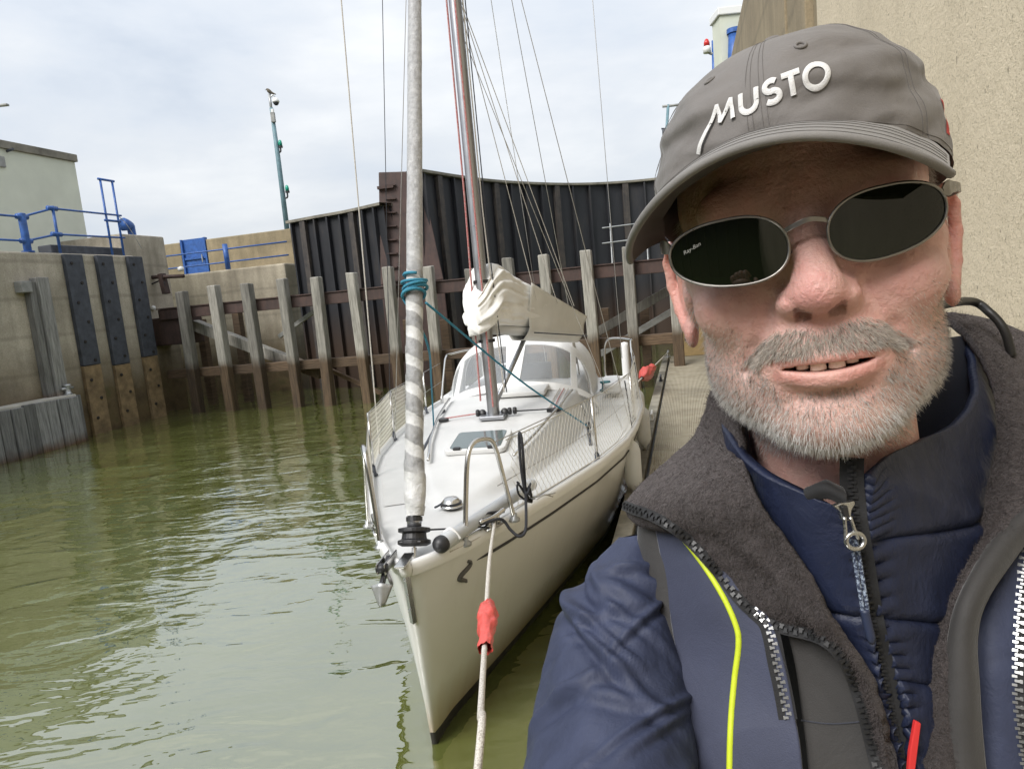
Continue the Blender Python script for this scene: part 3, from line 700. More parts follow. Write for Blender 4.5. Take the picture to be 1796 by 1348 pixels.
# gunwale: a rounded moulded lip running round the deck edge
def lip(sg):
    P = []; ds = np.concatenate([np.linspace(-.30, .1, 12), np.linspace(.15, LOA, 50)])
    G = []
    for s in ds:
        B = BD(s + .3); z = ZS(s)
        G.append([Bt(s, sg * (B + a), z + h) for a, h in ((.006, -.045), (.012, -.02), (.010, .008), (-.002, .022), (-.02, .024), (-min(.034, B), .012), (-min(.04, B), -.03))])
    return G
for sg in (-1, 1): yb(MB().grid(lip(sg)), 'gunwale', M['hull'], smooth=True)
yb(MB().lathe([(0, -.05), (.03, -.04), (.034, 0), (.025, .02), (0, .024)], Bt(-.295, 0, 1.08), n=12), 'stemhead', M['hull'], smooth=True)
# grey non-slip panels on the side decks
for sg in (-1, 1):
    G = []
    for s in np.linspace(.75, 4.2, 50):
        B = BD(s + .3); c0 = wroof(s) + .10; c1 = B - .09
        G.append([Bt(s, sg * c, zdeck(s, c) + .005) for c in np.linspace(c0, max(c1, c0 + .01), 6)])
    yb(MB().grid(G), 'nonslip_panel', M['grip'], smooth=True)
# styling line and emblem on the hull
def hull_pt(s, z, sg, off=.004):
    return Bt(s, sg * (hb(s, z) + off), z)
for sg in (-1, 1):
    P = [hull_pt(s, ZS(s) - .135 - .01 * s, sg, .003) for s in np.linspace(.12, 6.2, 70)]
    yb(MB().tube(P, [.001] + [.0085] * 69, 6), 'hull_stripe', M['black'], HULL)
    # curled emblem
    uu = np.linspace(0, 1, 40); sx = .036 * np.sin(uu * 7.6 + .2) * (1 - .2 * uu); hz = .115 * (.5 - uu)
    P = [hull_pt(.03 + a * 1.0, .90 + h, sg, .003) for a, h in zip(sx, hz)]
    yb(MB().tube(P, .0085 + .006 * np.sin(uu * math.pi), 6), 'emblem', simple('grey_emblem', (.09, .085, .08), .5) if sg < 0 else bpy.data.materials['grey_emblem'], HULL, smooth=True)
# bow fitting, roller and stowed anchor
P = [Bt(stem(z) - .012, 0, z) for z in np.linspace(1.10, .78, 8)]
yb(MB().tube(P, .016, 4), 'stem_plate', M['steel'])
yb(MB().box(Bt(-.30, 0, 1.108), (.05, .16, .012), (bc, ba, np.array([0, 0, 1]))), 'stemhead_fitting', M['steel'], bevel=.004)
for z in (1.02, .94, .86): yb(MB().lathe([(0, 0), (.007, 0), (.005, .004), (0, .005)], Bt(stem(z) - .028, 0, z), -ba, 8), 'plate_bolt', M['galv'])
for k in (-.018, .018):
    yb(MB().box(Bt(-.29, -.085 + k, 1.10), (.006, .18, .05), (bc, ba, np.array([0, 0, 1]))), 'roller_cheek', M['steel'], bevel=.003)
yb(MB().tube([Bt(-.36, -.108, 1.10), Bt(-.36, -.062, 1.10)], .022, 12), 'bow_roller', M['black'], smooth=True)
yb(MB().beam(Bt(-.26, -.085, 1.11), Bt(-.39, -.085, 1.03), .016, .03), 'anchor_shank', M['black'])
G = []
for a in np.linspace(-1, 1, 9):
    G.append([Bt(-.40 + .02 * abs(a) - .02 * q, -.085 + a * (.05 - .036 * q), 1.05 - .10 * q - .02 * abs(a) * (1 - q)) for q in np.linspace(0, 1, 7)])
yb(MB().grid(G), 'anchor_fluke', M['galv'], solid=.008, smooth=True)

# mast
MS, MC = 2.25, .0
MF = Bt(MS, MC, zdeck(MS, 0)); MTOP = 8.6
def mast(z): return Bt(MS + .02 * (z - 1.3), MC, 1.05) * [1, 1, 0] + np.array([0, 0, z])
G = []
for z in np.linspace(MF[2] + .03, MTOP, 24):
    a = np.linspace(0, 2 * math.pi, 20, endpoint=False)
    G.append([mast(z) + bc * .048 * math.cos(q) + ba * .07 * math.sin(q) for q in a])
MAST = yb(MB().grid(G, closeu=True), 'mast', M['alu'], smooth=True)
yb(MB().tube([mast(z) - ba * .068 + bc * .012 for z in (MF[2] + .1, 5, MTOP)], .008, 6), 'halyard', M['rope_r'], MAST)
yb(MB().tube([mast(MF[2] + .15) - ba * .04 - bc * .09, mast(3.) - ba * .04 - bc * .062, mast(MTOP) - bc * .05], .008, 6), 'halyard', M['rope_r'], MAST)
yb(MB().tube([mast(MF[2] + .2) + bc * .10, mast(2.9) + bc * .062, mast(MTOP) + bc * .05], .006, 6), 'halyard', M['rope_w'], MAST)
yb(MB().tube([mast(MF[2] + .2) + bc * .12, mast(2.6) + bc * .085, mast(MTOP) + bc * .06], .005, 6), 'halyard', M['rope_k'], MAST)
for z in (MF[2] + .62, 2.35): yb(MB().lathe([(.06, -.012), (.066, -.012), (.066, .012), (.06, .012)], mast(z), n=18), 'mast_band', M['black'], MAST)
yb(MB().box(MF + np.array([0, 0, .018]), (.20, .24, .03), (bc, ba, np.array([0, 0, 1]))), 'mast_step', M['alu'], bevel=.006)
for a in (-.13, -.09, .09, .13, .17):
    yb(MB().lathe([(0, -.014), (.026, -.014), (.03, -.004), (.03, .004), (.026, .014), (0, .014)], Bt(MS - .02 + .2 * abs(a), a, MF[2] + .045), bc if abs(a) > .1 else ba, 12), 'turning_block', M['black'], smooth=True)
# organiser line on the coachroof
def on_deck(s, c, h=0.): return Bt(s, c, zdeck(s, c) + h)
yb(MB().tube([on_deck(2.32, .16, .03), on_deck(2.4, .45, .03)], .006, 6), 'control_line', M['rope_k'])
yb(MB().box(on_deck(2.42, .47, .02), (.12, .05, .03), (bc, ba, np.array([0, 0, 1]))), 'deck_organiser', M['black'], bevel=.008)
yb(MB().tube([on_deck(2.32, -.15, .03), on_deck(2.3, -.42, .03)], .006, 6), 'control_line', M['rope_r'])
yb(MB().box(on_deck(2.3, -.43, .02), (.08, .05, .03), (bc, ba, np.array([0, 0, 1]))), 'deck_organiser', M['black'], bevel=.008)
for a in (.42, .46, .5):
    yb(MB().tube([on_deck(s, a + .03 * (s - 2.4), .014) for s in np.linspace(2.45, 3.4, 12)], .005, 5), 'control_line', M['rope_r'] if a == .46 else M['rope_w'])

# genoa furled on the forestay
F0 = Bt(-.165, .005, 1.085); F1 = mast(7.3)
def fs(t): return F0 + (F1 - F0) * t
fl = np.linalg.norm(F1 - F0)
mt, t, b_ = new_mat('furled_sail_cloth'); uvn = N(t, 'ShaderNodeUVMap'); u_, v_, _w = sepxyz(t, uvn.outputs[0])
spiral = math_(t, 'FRACT', math_(t, 'ADD', math_(t, 'ADD', u_, math_(t, 'MULTIPLY', v_, 46.)), math_(t, 'MULTIPLY', noise(t, pos(t), 7., 3.), .5)))
band = ramp(t, spiral, [(.0, 0.), (.05, 1.), (.62, 1.), (.68, 0.)])
up_ = ramp(t, v_, [(.21, 1.), (.24, .0)]); low_ = ramp(t, v_, [(.05, 0.), (.06, 1.)])
n_ = noise(t, pos(t), 26., 6., .7)
c_ = mixc(t, math_(t, 'MULTIPLY', math_(t, 'MULTIPLY', band, up_), low_), ramp(t, n_, [(.3, (.50, .50, .50)), (.65, (.66, .66, .65))]), ramp(t, n_, [(.3, (.18, .18, .18)), (.7, (.36, .36, .36))]))
c_ = mixc(t, ramp(t, v_, [(.205, 0.), (.235, .9)]), c_, ramp(t, noise(t, pos(t), 40., 6., .75), [(.3, (.20, .20, .205)), (.55, (.36, .36, .365)), (.75, (.55, .55, .55))]))
t.links.new(c_, b_.inputs['Base Color']); b_.inputs['Roughness'].default_value = .42; b_.inputs['Sheen Weight'].default_value = .2
bump(t, b_, n_, .8, .012); bump(t, b_, math_(t, 'MULTIPLY', math_(t, 'SINE', math_(t, 'MULTIPLY', spiral, 6.28)), up_), .4, .012)
M['sail'] = mt
ax = (F1 - F0) / fl; ux = np.cross(ax, (0, 1, 0)); ux /= np.linalg.norm(ux); vx = np.cross(ax, ux)
nr, nc = 320, 32; vs = []; uv = []
for i in range(nr + 1):
    t_ = i / nr; h = .026 + t_ * .95 * (t_ * .6 + .4)
    for j in range(nc + 1):
        a = 2 * math.pi * j / nc
        r = float(np.interp(h, [.026, .034, .055, .075, .10, .3, .6, 1], [.038, .044, .050, .046, .044, .042, .036, .022]))
        ph = (j / nc + h * 46.) % 1
        r *= 1 + .10 * (ph - .5) * (1 if h < .2 else .12) + .05 * mnoise.noise(Vector((math.cos(a) * 1.5, math.sin(a) * 1.5, h * 60)))
        if h < .07: r *= 1 + .25 * max(0, math.cos(a - 2.4)) * sst((.07 - h) / .03)
        vs.append(fs(h) + r * (math.cos(a) * ux + math.sin(a) * vx)); uv.append((j / nc, h))
me = bpy.data.meshes.new('furled_genoa')
fcs = [(i * (nc + 1) + j, i * (nc + 1) + j + 1, (i + 1) * (nc + 1) + j + 1, (i + 1) * (nc + 1) + j) for i in range(nr) for j in range(nc)]
me.from_pydata([tuple(p) for p in vs], [], fcs); ul = me.uv_layers.new(name='UVMap')
ul.data.foreach_set('uv', np.array([uv[l.vertex_index] for l in me.loops]).ravel())
link('furled_genoa', me, M['sail'], YA, smooth=True)
yb(MB().tube([fs(-.005), fs(1)], .006, 6), 'forestay', M['wire'])
# furling drum
yb(MB().lathe([(0, 0), (.012, 0), (.012, .05), (0, .05)], fs(-.003), ax, 10), 'drum_spindle', M['steel'])
yb(MB().lathe([(0, .035), (.058, .035), (.078, .045), (.078, .062), (.06, .068), (.056, .095), (.076, .10), (.076, .118), (.034, .125), (0, .125)], fs(0), ax, 24), 'furling_drum', M['black'], smooth=False, bevel=.003)
yb(MB().lathe([(0, .126), (.034, .126), (.036, .16), (.03, .175), (.03, .20), (0, .20)], fs(0), ax, 18), 'drum_swivel', M['alu'], smooth=True)
yb(MB().lathe([(.037, .15), (.039, .15), (.039, .17), (.037, .17)], fs(0), ax, 18), 'swivel_ring', M['black'])
yb(MB().box(fs(.0115) - ba * .062, (.10, .004, .022), (bc, ax, np.cross(bc, ax))), 'drum_plate', simple('drum_grey_print', (.10, .10, .105), .4))
yb(MB().tube([fs(0.016) + bc * .05, on_deck(.12, .29, .06), on_deck(.55, .4, .08)], .0045, 6), 'furling_line', M['rope_k'])
# genoa sheets
kn = fs(.197)
P = []
for q in np.linspace(0, 4.3, 90):
    a = q * 2 * math.pi; rr = .060 + .006 * math.sin(q * 9)
    P.append(fs(.190 + .0042 * q + .0025 * math.sin(q * 5.3)) + rr * (math.cos(a) * ux + math.sin(a) * vx))
yb(MB().tube(P, .0085, 6), 'sheet_knot', M['rope_b'], smooth=True)
sr = Bt(*PZ(1032, 748, 1.06), 1.06); sl = Bt(*PZ(762, 772, 1.08), 1.08)
yb(MB().tube(cr([fs(.185) + bc * .06, (fs(.185) + sr) / 2 - np.array([0, 0, .015]), sr], 14), .0065, 6), 'genoa_sheet', M['rope_b'], smooth=True)
yb(MB().tube(cr([fs(.19) - bc * .06 , fs(.15) + ba * .25, (fs(.19) + sl) / 2 + ba * .12, sl], 18), .0065, 6), 'genoa_sheet', M['rope_b'], smooth=True)
for p_, sg in ((sr, 1), (sl, -1)):
    yb(MB().lathe([(0, -.02), (.028, -.02), (.034, 0), (.028, .02), (0, .02)], p_ + np.array([0, 0, .01]), bc, 12), 'sheet_block', M['black'], smooth=True)
    s0, c0, _z = toB(p_)
    yb(MB().tube([on_deck(s0 - .45, c0 + sg * .03, .012), on_deck(s0 + .35, c0 - sg * .02, .012)], .013, 6), 'genoa_track', M['strip'])
# ---- deck gear: hatch, tube, cleats, round vent
def deck_frame(s, c):
    p = on_deck(s, c); du = on_deck(s + .12, c) - on_deck(s - .12, c); dv = on_deck(s, c + .1) - on_deck(s, c - .1)
    du /= np.linalg.norm(du); dv -= du * (dv @ du); dv /= np.linalg.norm(dv); n = np.cross(du, dv); n *= np.sign(n[2]); return p, dv, du, n
p_, hx_, hy_, hn_ = deck_frame(1.58, .0)
def rrect(w, h, r, n=5):
    P = []
    for cx_, cy_, a0 in ((w - r, h - r, 0), (-w + r, h - r, 90), (-w + r, -h + r, 180), (w - r, -h + r, 270)):
        for k in range(n + 1): a = math.radians(a0 + 90 * k / n); P.append((cx_ + r * math.cos(a), cy_ + r * math.sin(a)))
    return P
def plate(P2, p, x, y, n, h0, h1):
    k = len(P2); b = MB()
    b.add([p + x * a + y * c + n * h0 for a, c in P2] + [p + x * a + y * c + n * h1 for a, c in P2], [tuple(range(k))[::-1], tuple(range(k, 2 * k))] + [(i, (i + 1) % k, k + (i + 1) % k, k + i) for i in range(k)]); return b
HAT = yb(plate(rrect(.215, .215, .05), p_, hx_, hy_, hn_, .0, .035), 'hatch_frame', M['deck'], bevel=.008)
glass_d = simple('smoked_hatch_glass', (.10, .13, .13), .06, spec=.8)
yb(plate(rrect(.18, .18, .035), p_, hx_, hy_, hn_, .03, .039), 'hatch_glass', glass_d, HAT, bevel=.003)
for k in (-.12, .12): yb(MB().box(p_ + hx_ * k - hy_ * .2 + hn_ * .045, (.05, .03, .015), (hx_, hy_, hn_)), 'hatch_hinge', M['black'], HAT, bevel=.004)
tube0 = Bt(*PZ(772, 955, 1.13), 1.13); tube1 = Bt(.75, .46, 1.13)
yb(MB().tube([tube0, tube0 + (tube1 - tube0) * .12, tube0 + (tube1 - tube0) * .121, tube1], [.040, .040, .036, .036], 18), 'bowsprit_tube', M['greytube'], smooth=True, bevel=.003)
td = (tube1 - tube0) / np.linalg.norm(tube1 - tube0)
yb(MB().lathe([(0, -.03), (.02, -.03), (.036, -.012), (.041, 0), (.041, .02), (0, .02)], tube0, td, 18), 'tube_end_cap', M['black'], smooth=True)
yb(MB().tube([tube0 + td * .09 + np.array([0, 0, .045]) + q * bc * .045 - abs(q) * np.array([0, 0, .05 * abs(q)]) for q in np.linspace(-1, 1, 9)], .008, 6), 'tube_strap', M['white'])
p_ = Bt(*PZ(792, 884, 1.09), 1.08)
VENT = yb(MB().lathe([(0, 0), (.065, 0), (.065, .008), (.055, .012), (.05, .035), (.035, .05), (0, .055)], p_, n=24), 'deck_vent', M['steel'], smooth=True)
yb(MB().lathe([(.057, .012), (.06, .014), (.06, .024), (.053, .026)], p_, n=24), 'vent_band', M['black'], VENT)
yb(MB().tube([p_ - bc * .05 + [0, 0, .02], p_ - bc * .075 - ba * .03 + [0, 0, .012], p_ - bc * .085 - ba * .05 + [0, 0, .012]], .006, 6), 'vent_handle', M['strip'], VENT)
cR = Bt(*PZ(866, 922, 1.08), 1.075); ca = Bt(.5, .46, 1) - Bt(0, .22, 1); ca /= np.linalg.norm(ca); ca[2] = 0
cleat(cR, ca, 'bow_cleat', None, .85, YA, M['steel'])
s0, c0, _z = toB(cR); ca2 = Bt(.5, -.46, 1) - Bt(0, -.22, 1); ca2 /= np.linalg.norm(ca2); cleat(Bt(s0, -c0 + .02, 1.075), ca2, 'bow_cleat', None, .85, YA, M['steel'])
# ---- pulpit: each side a bent tube
def px3(L_): return [D(u, v, d) for u, v, d in L_]
b1 = Bt(*PZ(816, 948, 1.08), 1.07); b2 = Bt(*PZ(902, 906, 1.07), 1.06)
def depth(p): return float((p - CAM) @ (RW @ np.array([0, 0, 1.])))
d1, d2 = depth(b1), depth(b2)
pul = [b1, D(817, 880, d1), D(820, 806, d1 + .0), D(829, 778, d1 + .03), D(846, 770, d1 + .10), D(862, 773, d1 + .17), D(872, 795, d1 + .22), D(885, 845, d2 - .06), b2]
yb(MB().tube(cr(pul, 50), .0125, 10), 'pulpit', M['steel'], smooth=True)
pul_l = []
for p in pul:
    s, c, z = toB(p); pul_l.append(Bt(s, -c, z))
yb(MB().tube(cr(pul_l, 50), .0125, 10), 'pulpit', M['steel'], smooth=True)
for p in (b1, b2, pul_l[0], pul_l[-1]):
    yb(MB().lathe([(0, -.012), (.03, -.012), (.03, 0), (.016, .012), (.015, .03), (0, .03)], p, n=12), 'pulpit_foot', M['galv'], smooth=True)
# ---- stanchions, lifelines and netting
def gun(s, c_in=.035): return BD(s + .3) - c_in
ptop = toB(pul[5])
st_s = [1.62, 3.05, 4.55]
pushs = [5.35, 6.3]
NETR = []
for sg in (-1, 1):
    tops = [Bt(ptop[0] + .05, sg * ptop[1], ptop[2] - .02)]
    for s in st_s:
        base = Bt(s, sg * gun(s), ZS(s) + .01); top = Bt(s, sg * (gun(s) - .01), ZS(s) + .46); tops.append(top)
        yb(MB().tube([base, top], .011, 8), 'stanchion', M['steel'], smooth=True)
        yb(MB().lathe([(0, 0), (.03, 0), (.03, .008), (.018, .02), (.017, .07), (0, .07)], base - [0, 0, .02], n=12), 'stanchion_base', M['strip'], smooth=True)
    tops.append(Bt(5.35, sg * (gun(5.35)), ZS(5) + .48))
    yb(MB().tube(tops, .0028, 6), 'lifeline', M['wire'])
    yb(MB().tube([p - [0, 0, .23] for p in tops], .0025, 6), 'lifeline', M['wire'])
    T = np.array(tops)
    sT = np.array([toB(p)[0] for p in T])
    end_s = 4.5
    def net_pt(s, h):
        top = np.array([np.interp(s, sT, T[:, k]) for k in range(3)]); top[2] -= .02 * math.sin((s * 2.1) % math.pi)
        bot = Bt(s, sg * gun(s, .02), ZS(s) + .035)
        sag = math.sin(h * math.pi) * .012
        return bot + (top - bot) * h + bc * sag * math.sin(s * 3)
    b = MB(); s0_ = .42; cell = .052; hh = .44
    k0 = int((s0_ - hh) / cell) - 1; k1 = int(end_s / cell) + 1
    for k in range(k0, k1):
        for dr_ in (1, -1):
            a0 = k * cell if dr_ > 0 else k * cell + hh
            P = []
            for h in np.linspace(0, 1, 6):
                s = a0 + dr_ * h * hh * .62
                if s0_ <= s <= end_s: P.append(net_pt(s, h))
            if len(P) > 1: b.tube(np.array(P), .0014 if sg > 0 else .0019, 3, cap=False)
    b.tube([net_pt(s, 0) for s in np.linspace(s0_, end_s, 50)], .0035, 5); b.tube([net_pt(s, 1) for s in np.linspace(s0_, end_s, 50)], .0035, 5)
    yb(b, 'guard_netting', M['net'])
# pushpit
for sg in (-1, 1):
    a0 = Bt(5.25, sg * gun(5.25), ZS(5.2)); a3 = Bt(6.35, sg * .85, ZS(6))
    yb(MB().tube(cr([a0, a0 + ba * .35 + [0, 0, .40], a0 + ba * .5 + [0, 0, .52], a0 + ba * .75 + [0, 0, .53], Bt(6.33, sg * .9, ZS(6) + .52), a3 + [0, 0, .2], a3], 40), .014, 10), 'pushpit', M['steel'], smooth=True)
yb(MB().lathe([(0, 0), (.045, .0), (.05, .03), (.05, .42), (.045, .46), (0, .47)], Bt(5.75, 1.12, 1.02), n=14), 'danbuoy_case', M['white'], smooth=True)
yb(MB().lathe([(0, 0), (.07, .0), (.07, .02), (.045, .03), (.04, .09), (.06, .10), (.06, .115), (0, .12)], Bt(4.75, .86, 1.03), n=18), 'sheet_winch', simple('teal_winch_cover', (.06, .20, .22), .6), smooth=True)
for a in (.98,):
    yb(MB().box(Bt(5.0, .93, 1.07), (.2, .7, .12), (bc, ba, np.array([0, 0, 1]))), 'cockpit_coaming', M['deck'], bevel=.03)
    yb(MB().box(Bt(5.0, -.93, 1.07), (.2, .7, .12), (bc, ba, np.array([0, 0, 1]))), 'cockpit_coaming', M['deck'], bevel=.03)
# small portlight and vents on the coachroof side
for sg in (-1, 1):
    p = on_deck(3.35, sg * (wroof(3.35) - .002)); n = np.array([*(bc * sg)[:2], .35]); n /= np.linalg.norm(n); y = ba; x = np.cross(y, n)
    PORT = yb(plate(rrect(.06, .13, .02), p, x, y, n, .0, .012), 'portlight_frame', M['steel'], bevel=.003)
    yb(plate(rrect(.045, .115, .015), p, x, y, n, .011, .016), 'portlight_glass', glass_d, PORT)
    for k in (-.04, .0, .04): yb(MB().box(p + y * k + n * .02, (.10, .012, .006), (x, y, n)), 'portlight_bar', M['white'], PORT)
    s_ = np.linspace(1.25, 3.2, 14)
    yb(MB().tube([on_deck(s, sg * (wroof(s) - .08), .035) for s in s_], .011, 8), 'handrail', M['steel'], smooth=True)
# sprayhood
SZ = zdeck(3.5, 0)
mt, t, b_ = new_mat('clear_vinyl'); b_.inputs['Base Color'].default_value = (.75, .78, .80, 1); b_.inputs['Roughness'].default_value = .08
b_.inputs['Alpha'].default_value = .26; bump(t, b_, noise(t, pos(t), 7., 3.), .25, .02); M['clear'] = mt
M['canvas'] = simple('white_canvas', (.70, .70, .69), .75, var=.06, scale=6., bmp=.25, bscale=14., bd=.01, obj=False)
def arch(a, s, hw, z0, z1, sq=2.6):   # a in -1..1 across
    th = (1 - a) * math.pi / 2
    cx_ = math.copysign(abs(math.cos(th)) ** (2 / sq), math.cos(th)); sy_ = max(0, math.sin(th)) ** (2 / sq)
    return Bt(s, hw * cx_, z0 + (z1 - z0) * sy_)
na, nb_ = 56, 22; ZD = 1.76
def hood(a, b):
    lo = arch(a, 3.32 + .42 * abs(a) ** 2.2, .80, zdeck(3.6, .75) + .02, SZ + .02, 2.2); hi = arch(a, 3.95, .72, 1.08, ZD, 3.0)
    return lo + (hi - lo) * b
white, clear = MB(), [MB() for _ in range(4)]
A_ = np.linspace(-1, 1, na + 1); B_ = np.linspace(0, 1, nb_ + 1)
VG = [[hood(a, b) for b in B_] for a in A_]
for i in range(na):
    for j in range(nb_):
        am, bm_ = (A_[i] + A_[i + 1]) / 2, (B_[j] + B_[j + 1]) / 2
        border = bm_ < .12 or bm_ > .86 or abs(am) > .965 or abs(abs(am) - .50) < .035 or abs(am) < .045
        (white if border else clear[0 if am < -.5 else 1 if am < 0 else 2 if am < .5 else 3]).add([VG[i][j], VG[i + 1][j], VG[i + 1][j + 1], VG[i][j + 1]], [(0, 1, 2, 3)])
HOOD = yb(white, 'sprayhood_frame', M['canvas'], solid=.012, smooth=False)
for c_ in clear: yb(c_, 'sprayhood_window', M['clear'], HOOD, smooth=True)
G = [[arch(a, s, .72 + .05 * k, 1.08, ZD + .03 * math.sin(k * 3.1), 3.0) for a in A_] for k, s in zip(np.linspace(0, 1, 8), np.linspace(3.95, 4.65, 8))]
yb(MB().grid(G), 'sprayhood_canopy', M['canvas'], HOOD, solid=.006, smooth=True)
for s_, hw_ in ((3.96, .715), (4.64, .765)):
    yb(MB().tube([arch(a, s_, hw_ - .01, 1.06, ZD - .012, 3.0) for a in np.linspace(-1, 1, 40)], .011, 8), 'hood_bow', M['steel'], HOOD, smooth=True)
yb(MB().box(Bt(4.22, 0, 1.25), (.62, .04, .45), (bc, ba, np.array([0, 0, 1]))), 'companionway_board', M['strip'])
yb(MB().box(on_deck(3.25, .1, .03), (.5, .55, .045), (bc, ba, np.array([0, 0, 1]))), 'sliding_hatch', M['deck'], bevel=.012)
# boom and stowed mainsail
G0 = mast(1.98) + ba * .08; BE = D(1006, 585, 7.0)
bd = (BE - G0) / np.linalg.norm(BE - G0); bl = np.linalg.norm(BE - G0); bs_ = np.cross(bd, (0, 0, 1)); bs_ /= np.linalg.norm(bs_); bu = np.cross(bs_, bd)
BOOM = yb(MB().tube([G0, BE + bd * .05], .05, 16), 'boom', simple('pale_boom_paint', (.55, .55, .54), .45), smooth=True)
M['clothw'] = simple('cream_sailcloth', (.80, .79, .76), .7, var=.05, scale=4., bmp=.3, bscale=20., bd=.01, obj=False)
M['coverw'] = simple('beige_sail_cover', (.70, .69, .65), .8, var=.08, scale=3., bmp=.3, bscale=11., bd=.015, obj=False)
G = []
for i, t_ in enumerate(np.linspace(-.13, .97, 120)):
    hgt = float(np.interp(t_, [-.13, -.07, .0, .12, .3, .6, 1], [.30, .42, .48, .45, .40, .29, .17])); wd = float(np.interp(t_, [-.13, -.08, 0, .3, 1], [.06, .12, .15, .12, .07]))
    row = []
    for a in np.linspace(0, 2 * math.pi, 110, endpoint=False):
        x = math.copysign(abs(math.cos(a)) ** .7, math.cos(a)); y = math.copysign(abs(math.sin(a)) ** .8, math.sin(a))
        q = Vector((x * 1.2, y * 1.6, t_ * 3)); nz_ = mnoise.noise(q); sgx = 1 if x > 0 else -1
        ph_ = y * 7.5 + 2.0 * nz_ - 2.4 * t_ + .9 * mnoise.noise(q * 2.1 + Vector((7, 0, 0))) + (0 if sgx > 0 else 1.2)
        fld = .30 * (abs(math.sin(ph_)) ** .6 - .6) + .34 * mnoise.noise(q * 1.7) + .16 * mnoise.noise(q * 4.5) + .07 * mnoise.noise(q * 11)
        fld *= float(np.interp(t_, [-.13, -.02, .1, .45, 1], [.9, .95, .8, .35, .2]))
        row.append(G0 + bd * bl * t_ + bs_ * wd * x * (1 + fld) + bu * (hgt / 2 + hgt / 2 * y * (1 + .30 * fld) + .03 - (.10 * sst((-t_ + .02) / .15))))
    G.append(row)
b = MB().grid(G, closeu=True); k_ = len(G[0]); b.f += [tuple(range(k_))[::-1], tuple(range(len(b.v) - k_, len(b.v)))]
yb(b, 'stowed_mainsail', M['clothw'], smooth=True)
G = []   # the cover that wraps the aft part
for t_ in np.linspace(.30, 1.0, 30):
    hgt = float(np.interp(t_, [.3, .6, 1], [.41, .31, .17])); row = []
    for q in np.linspace(0, 1, 30):
        if q < .5: h = -.085 + (hgt + .085) * (q * 2); x = .15 - .03 * math.sin(q * 6.28)
        else: h = -.085 + (hgt + .085) * ((1 - q) * 2); x = -.15 + .03 * math.sin((1 - q) * 6.28)
        x *= float(np.interp(h, [-.085, 0, hgt], [.35, .85, 1.05]))
        row.append(G0 + bd * bl * t_ + bs_ * (x + .012 * mnoise.noise(Vector((h * 5, t_ * 5, q * 3)))) + bu * h)
    row.insert(0, G0 + bd * bl * t_ - bu * .09); row.append(G0 + bd * bl * t_ - bu * .09)
    row = [row[i] for i in range(len(row)) if not (i in (15, 16) and False)]
    G.append(row)
half = len(G[0]) // 2
for sl_ in (slice(0, half), slice(half, None)):
    yb(MB().grid([r[sl_] for r in G]), 'sail_cover', M['coverw'], smooth=True, solid=.004)
yb(MB().tube([G0 + bd * bl * t_ + bs_ * .155 - bu * .03 for t_ in np.linspace(.31, .99, 12)], .006, 5), 'cover_seam', M['strip'])
yb(MB().tube([mast(1.35) + ba * .07, G0 + bd * bl * .38 - bu * .06], .02, 10), 'boom_vang', M['alu'], smooth=True)
for t_, k in ((.98, -.03), (.99, .03)):
    yb(MB().tube([G0 + bd * bl * t_, Bt(4.9, .55 + k, 1.05)], .008, 6), 'mainsheet', M['rope_w'])
# ---- standing rigging and lines
def up_to(a, b, z=8.6): return a + (b - a) * ((z - a[2]) / (b[2] - a[2]))
def rig(name, a, b, r, mt): yb(MB().tube([a, b], r, 6), name, mt)
rig('shroud', Bt(2.95, gun(2.95, .06), 1.0), mast(7.2), .0035, M['wire']); rig('shroud', Bt(2.95, -gun(2.95, .06), 1.0), mast(7.2), .0035, M['wire'])
rig('lower_shroud', Bt(2.75, gun(2.75, .1), 1.0), mast(4.3), .003, M['wire'])
lp = Bt(2.3, -gun(2.3, .03), 1.0); rig('spinnaker_halyard', lp, up_to(lp, D(595, -40, depth(lp) * .93)), .0055, M['rope_w'])
lp = D(684, 700, 5.4); rig('flag_halyard', lp, up_to(lp, D(670, -40, 5.2)), .003, M['rope_k'])
rig('topping_lift', BE, mast(8.5), .0035, M['wire'])
for t_ in (.35, .6, .82): rig('lazy_jack', G0 + bd * bl * t_ + bs_ * .15 + bu * .25, mast(4.6), .0035, M['rope_w'])
rig('backstay', Bt(6.45, 0.05, 1.0), mast(8.55), .0035, M['wire'])
lp = D(1091, 628, 8.2); rig('running_backstay', lp, up_to(lp, D(1036, -40, 7.6)), .004, M['wire'])

# ---- fenders: each is a thing hanging between yacht and pontoon
def fender(s, z, lab, r=.075, ln=.5):
    c = hb(s, .5) + .02; top = Bt(s, gun(s, .02), ZS(s) + .03)
    p = Bt(s, c + r, z)
    e = thing('fender', lab, 'fender', p - np.array([0, 0, ln]), 'fenders along the yacht')
    pr = [(0, -ln), (r * .25, -ln), (r * .3, -ln * .93), (r * .8, -ln * .86), (r, -ln * .76), (r, -ln * .24), (r * .8, -ln * .14), (r * .35, -ln * .07), (r * .28, 0), (0, 0)]
    MB().lathe(pr, p, n=18).build('fender_body', M['vinyl'], e, smooth=True)
    MB().tube(cr([p - [0, 0, .02], p + (top - p) * .6, top, top - bc * .03 + [0, 0, .4]], 12), .006, 6).build('fender_lanyard', M['rope_k'], e)
sF = PZ(1106, 790, .98)[0]
fender(2.75, .93, 'nearest of the three white fenders beside the pontoon')
fender(4.25, .95, 'middle of the three white fenders beside the pontoon')
fender(5.3, .97, 'farthest of the three white fenders beside the pontoon')
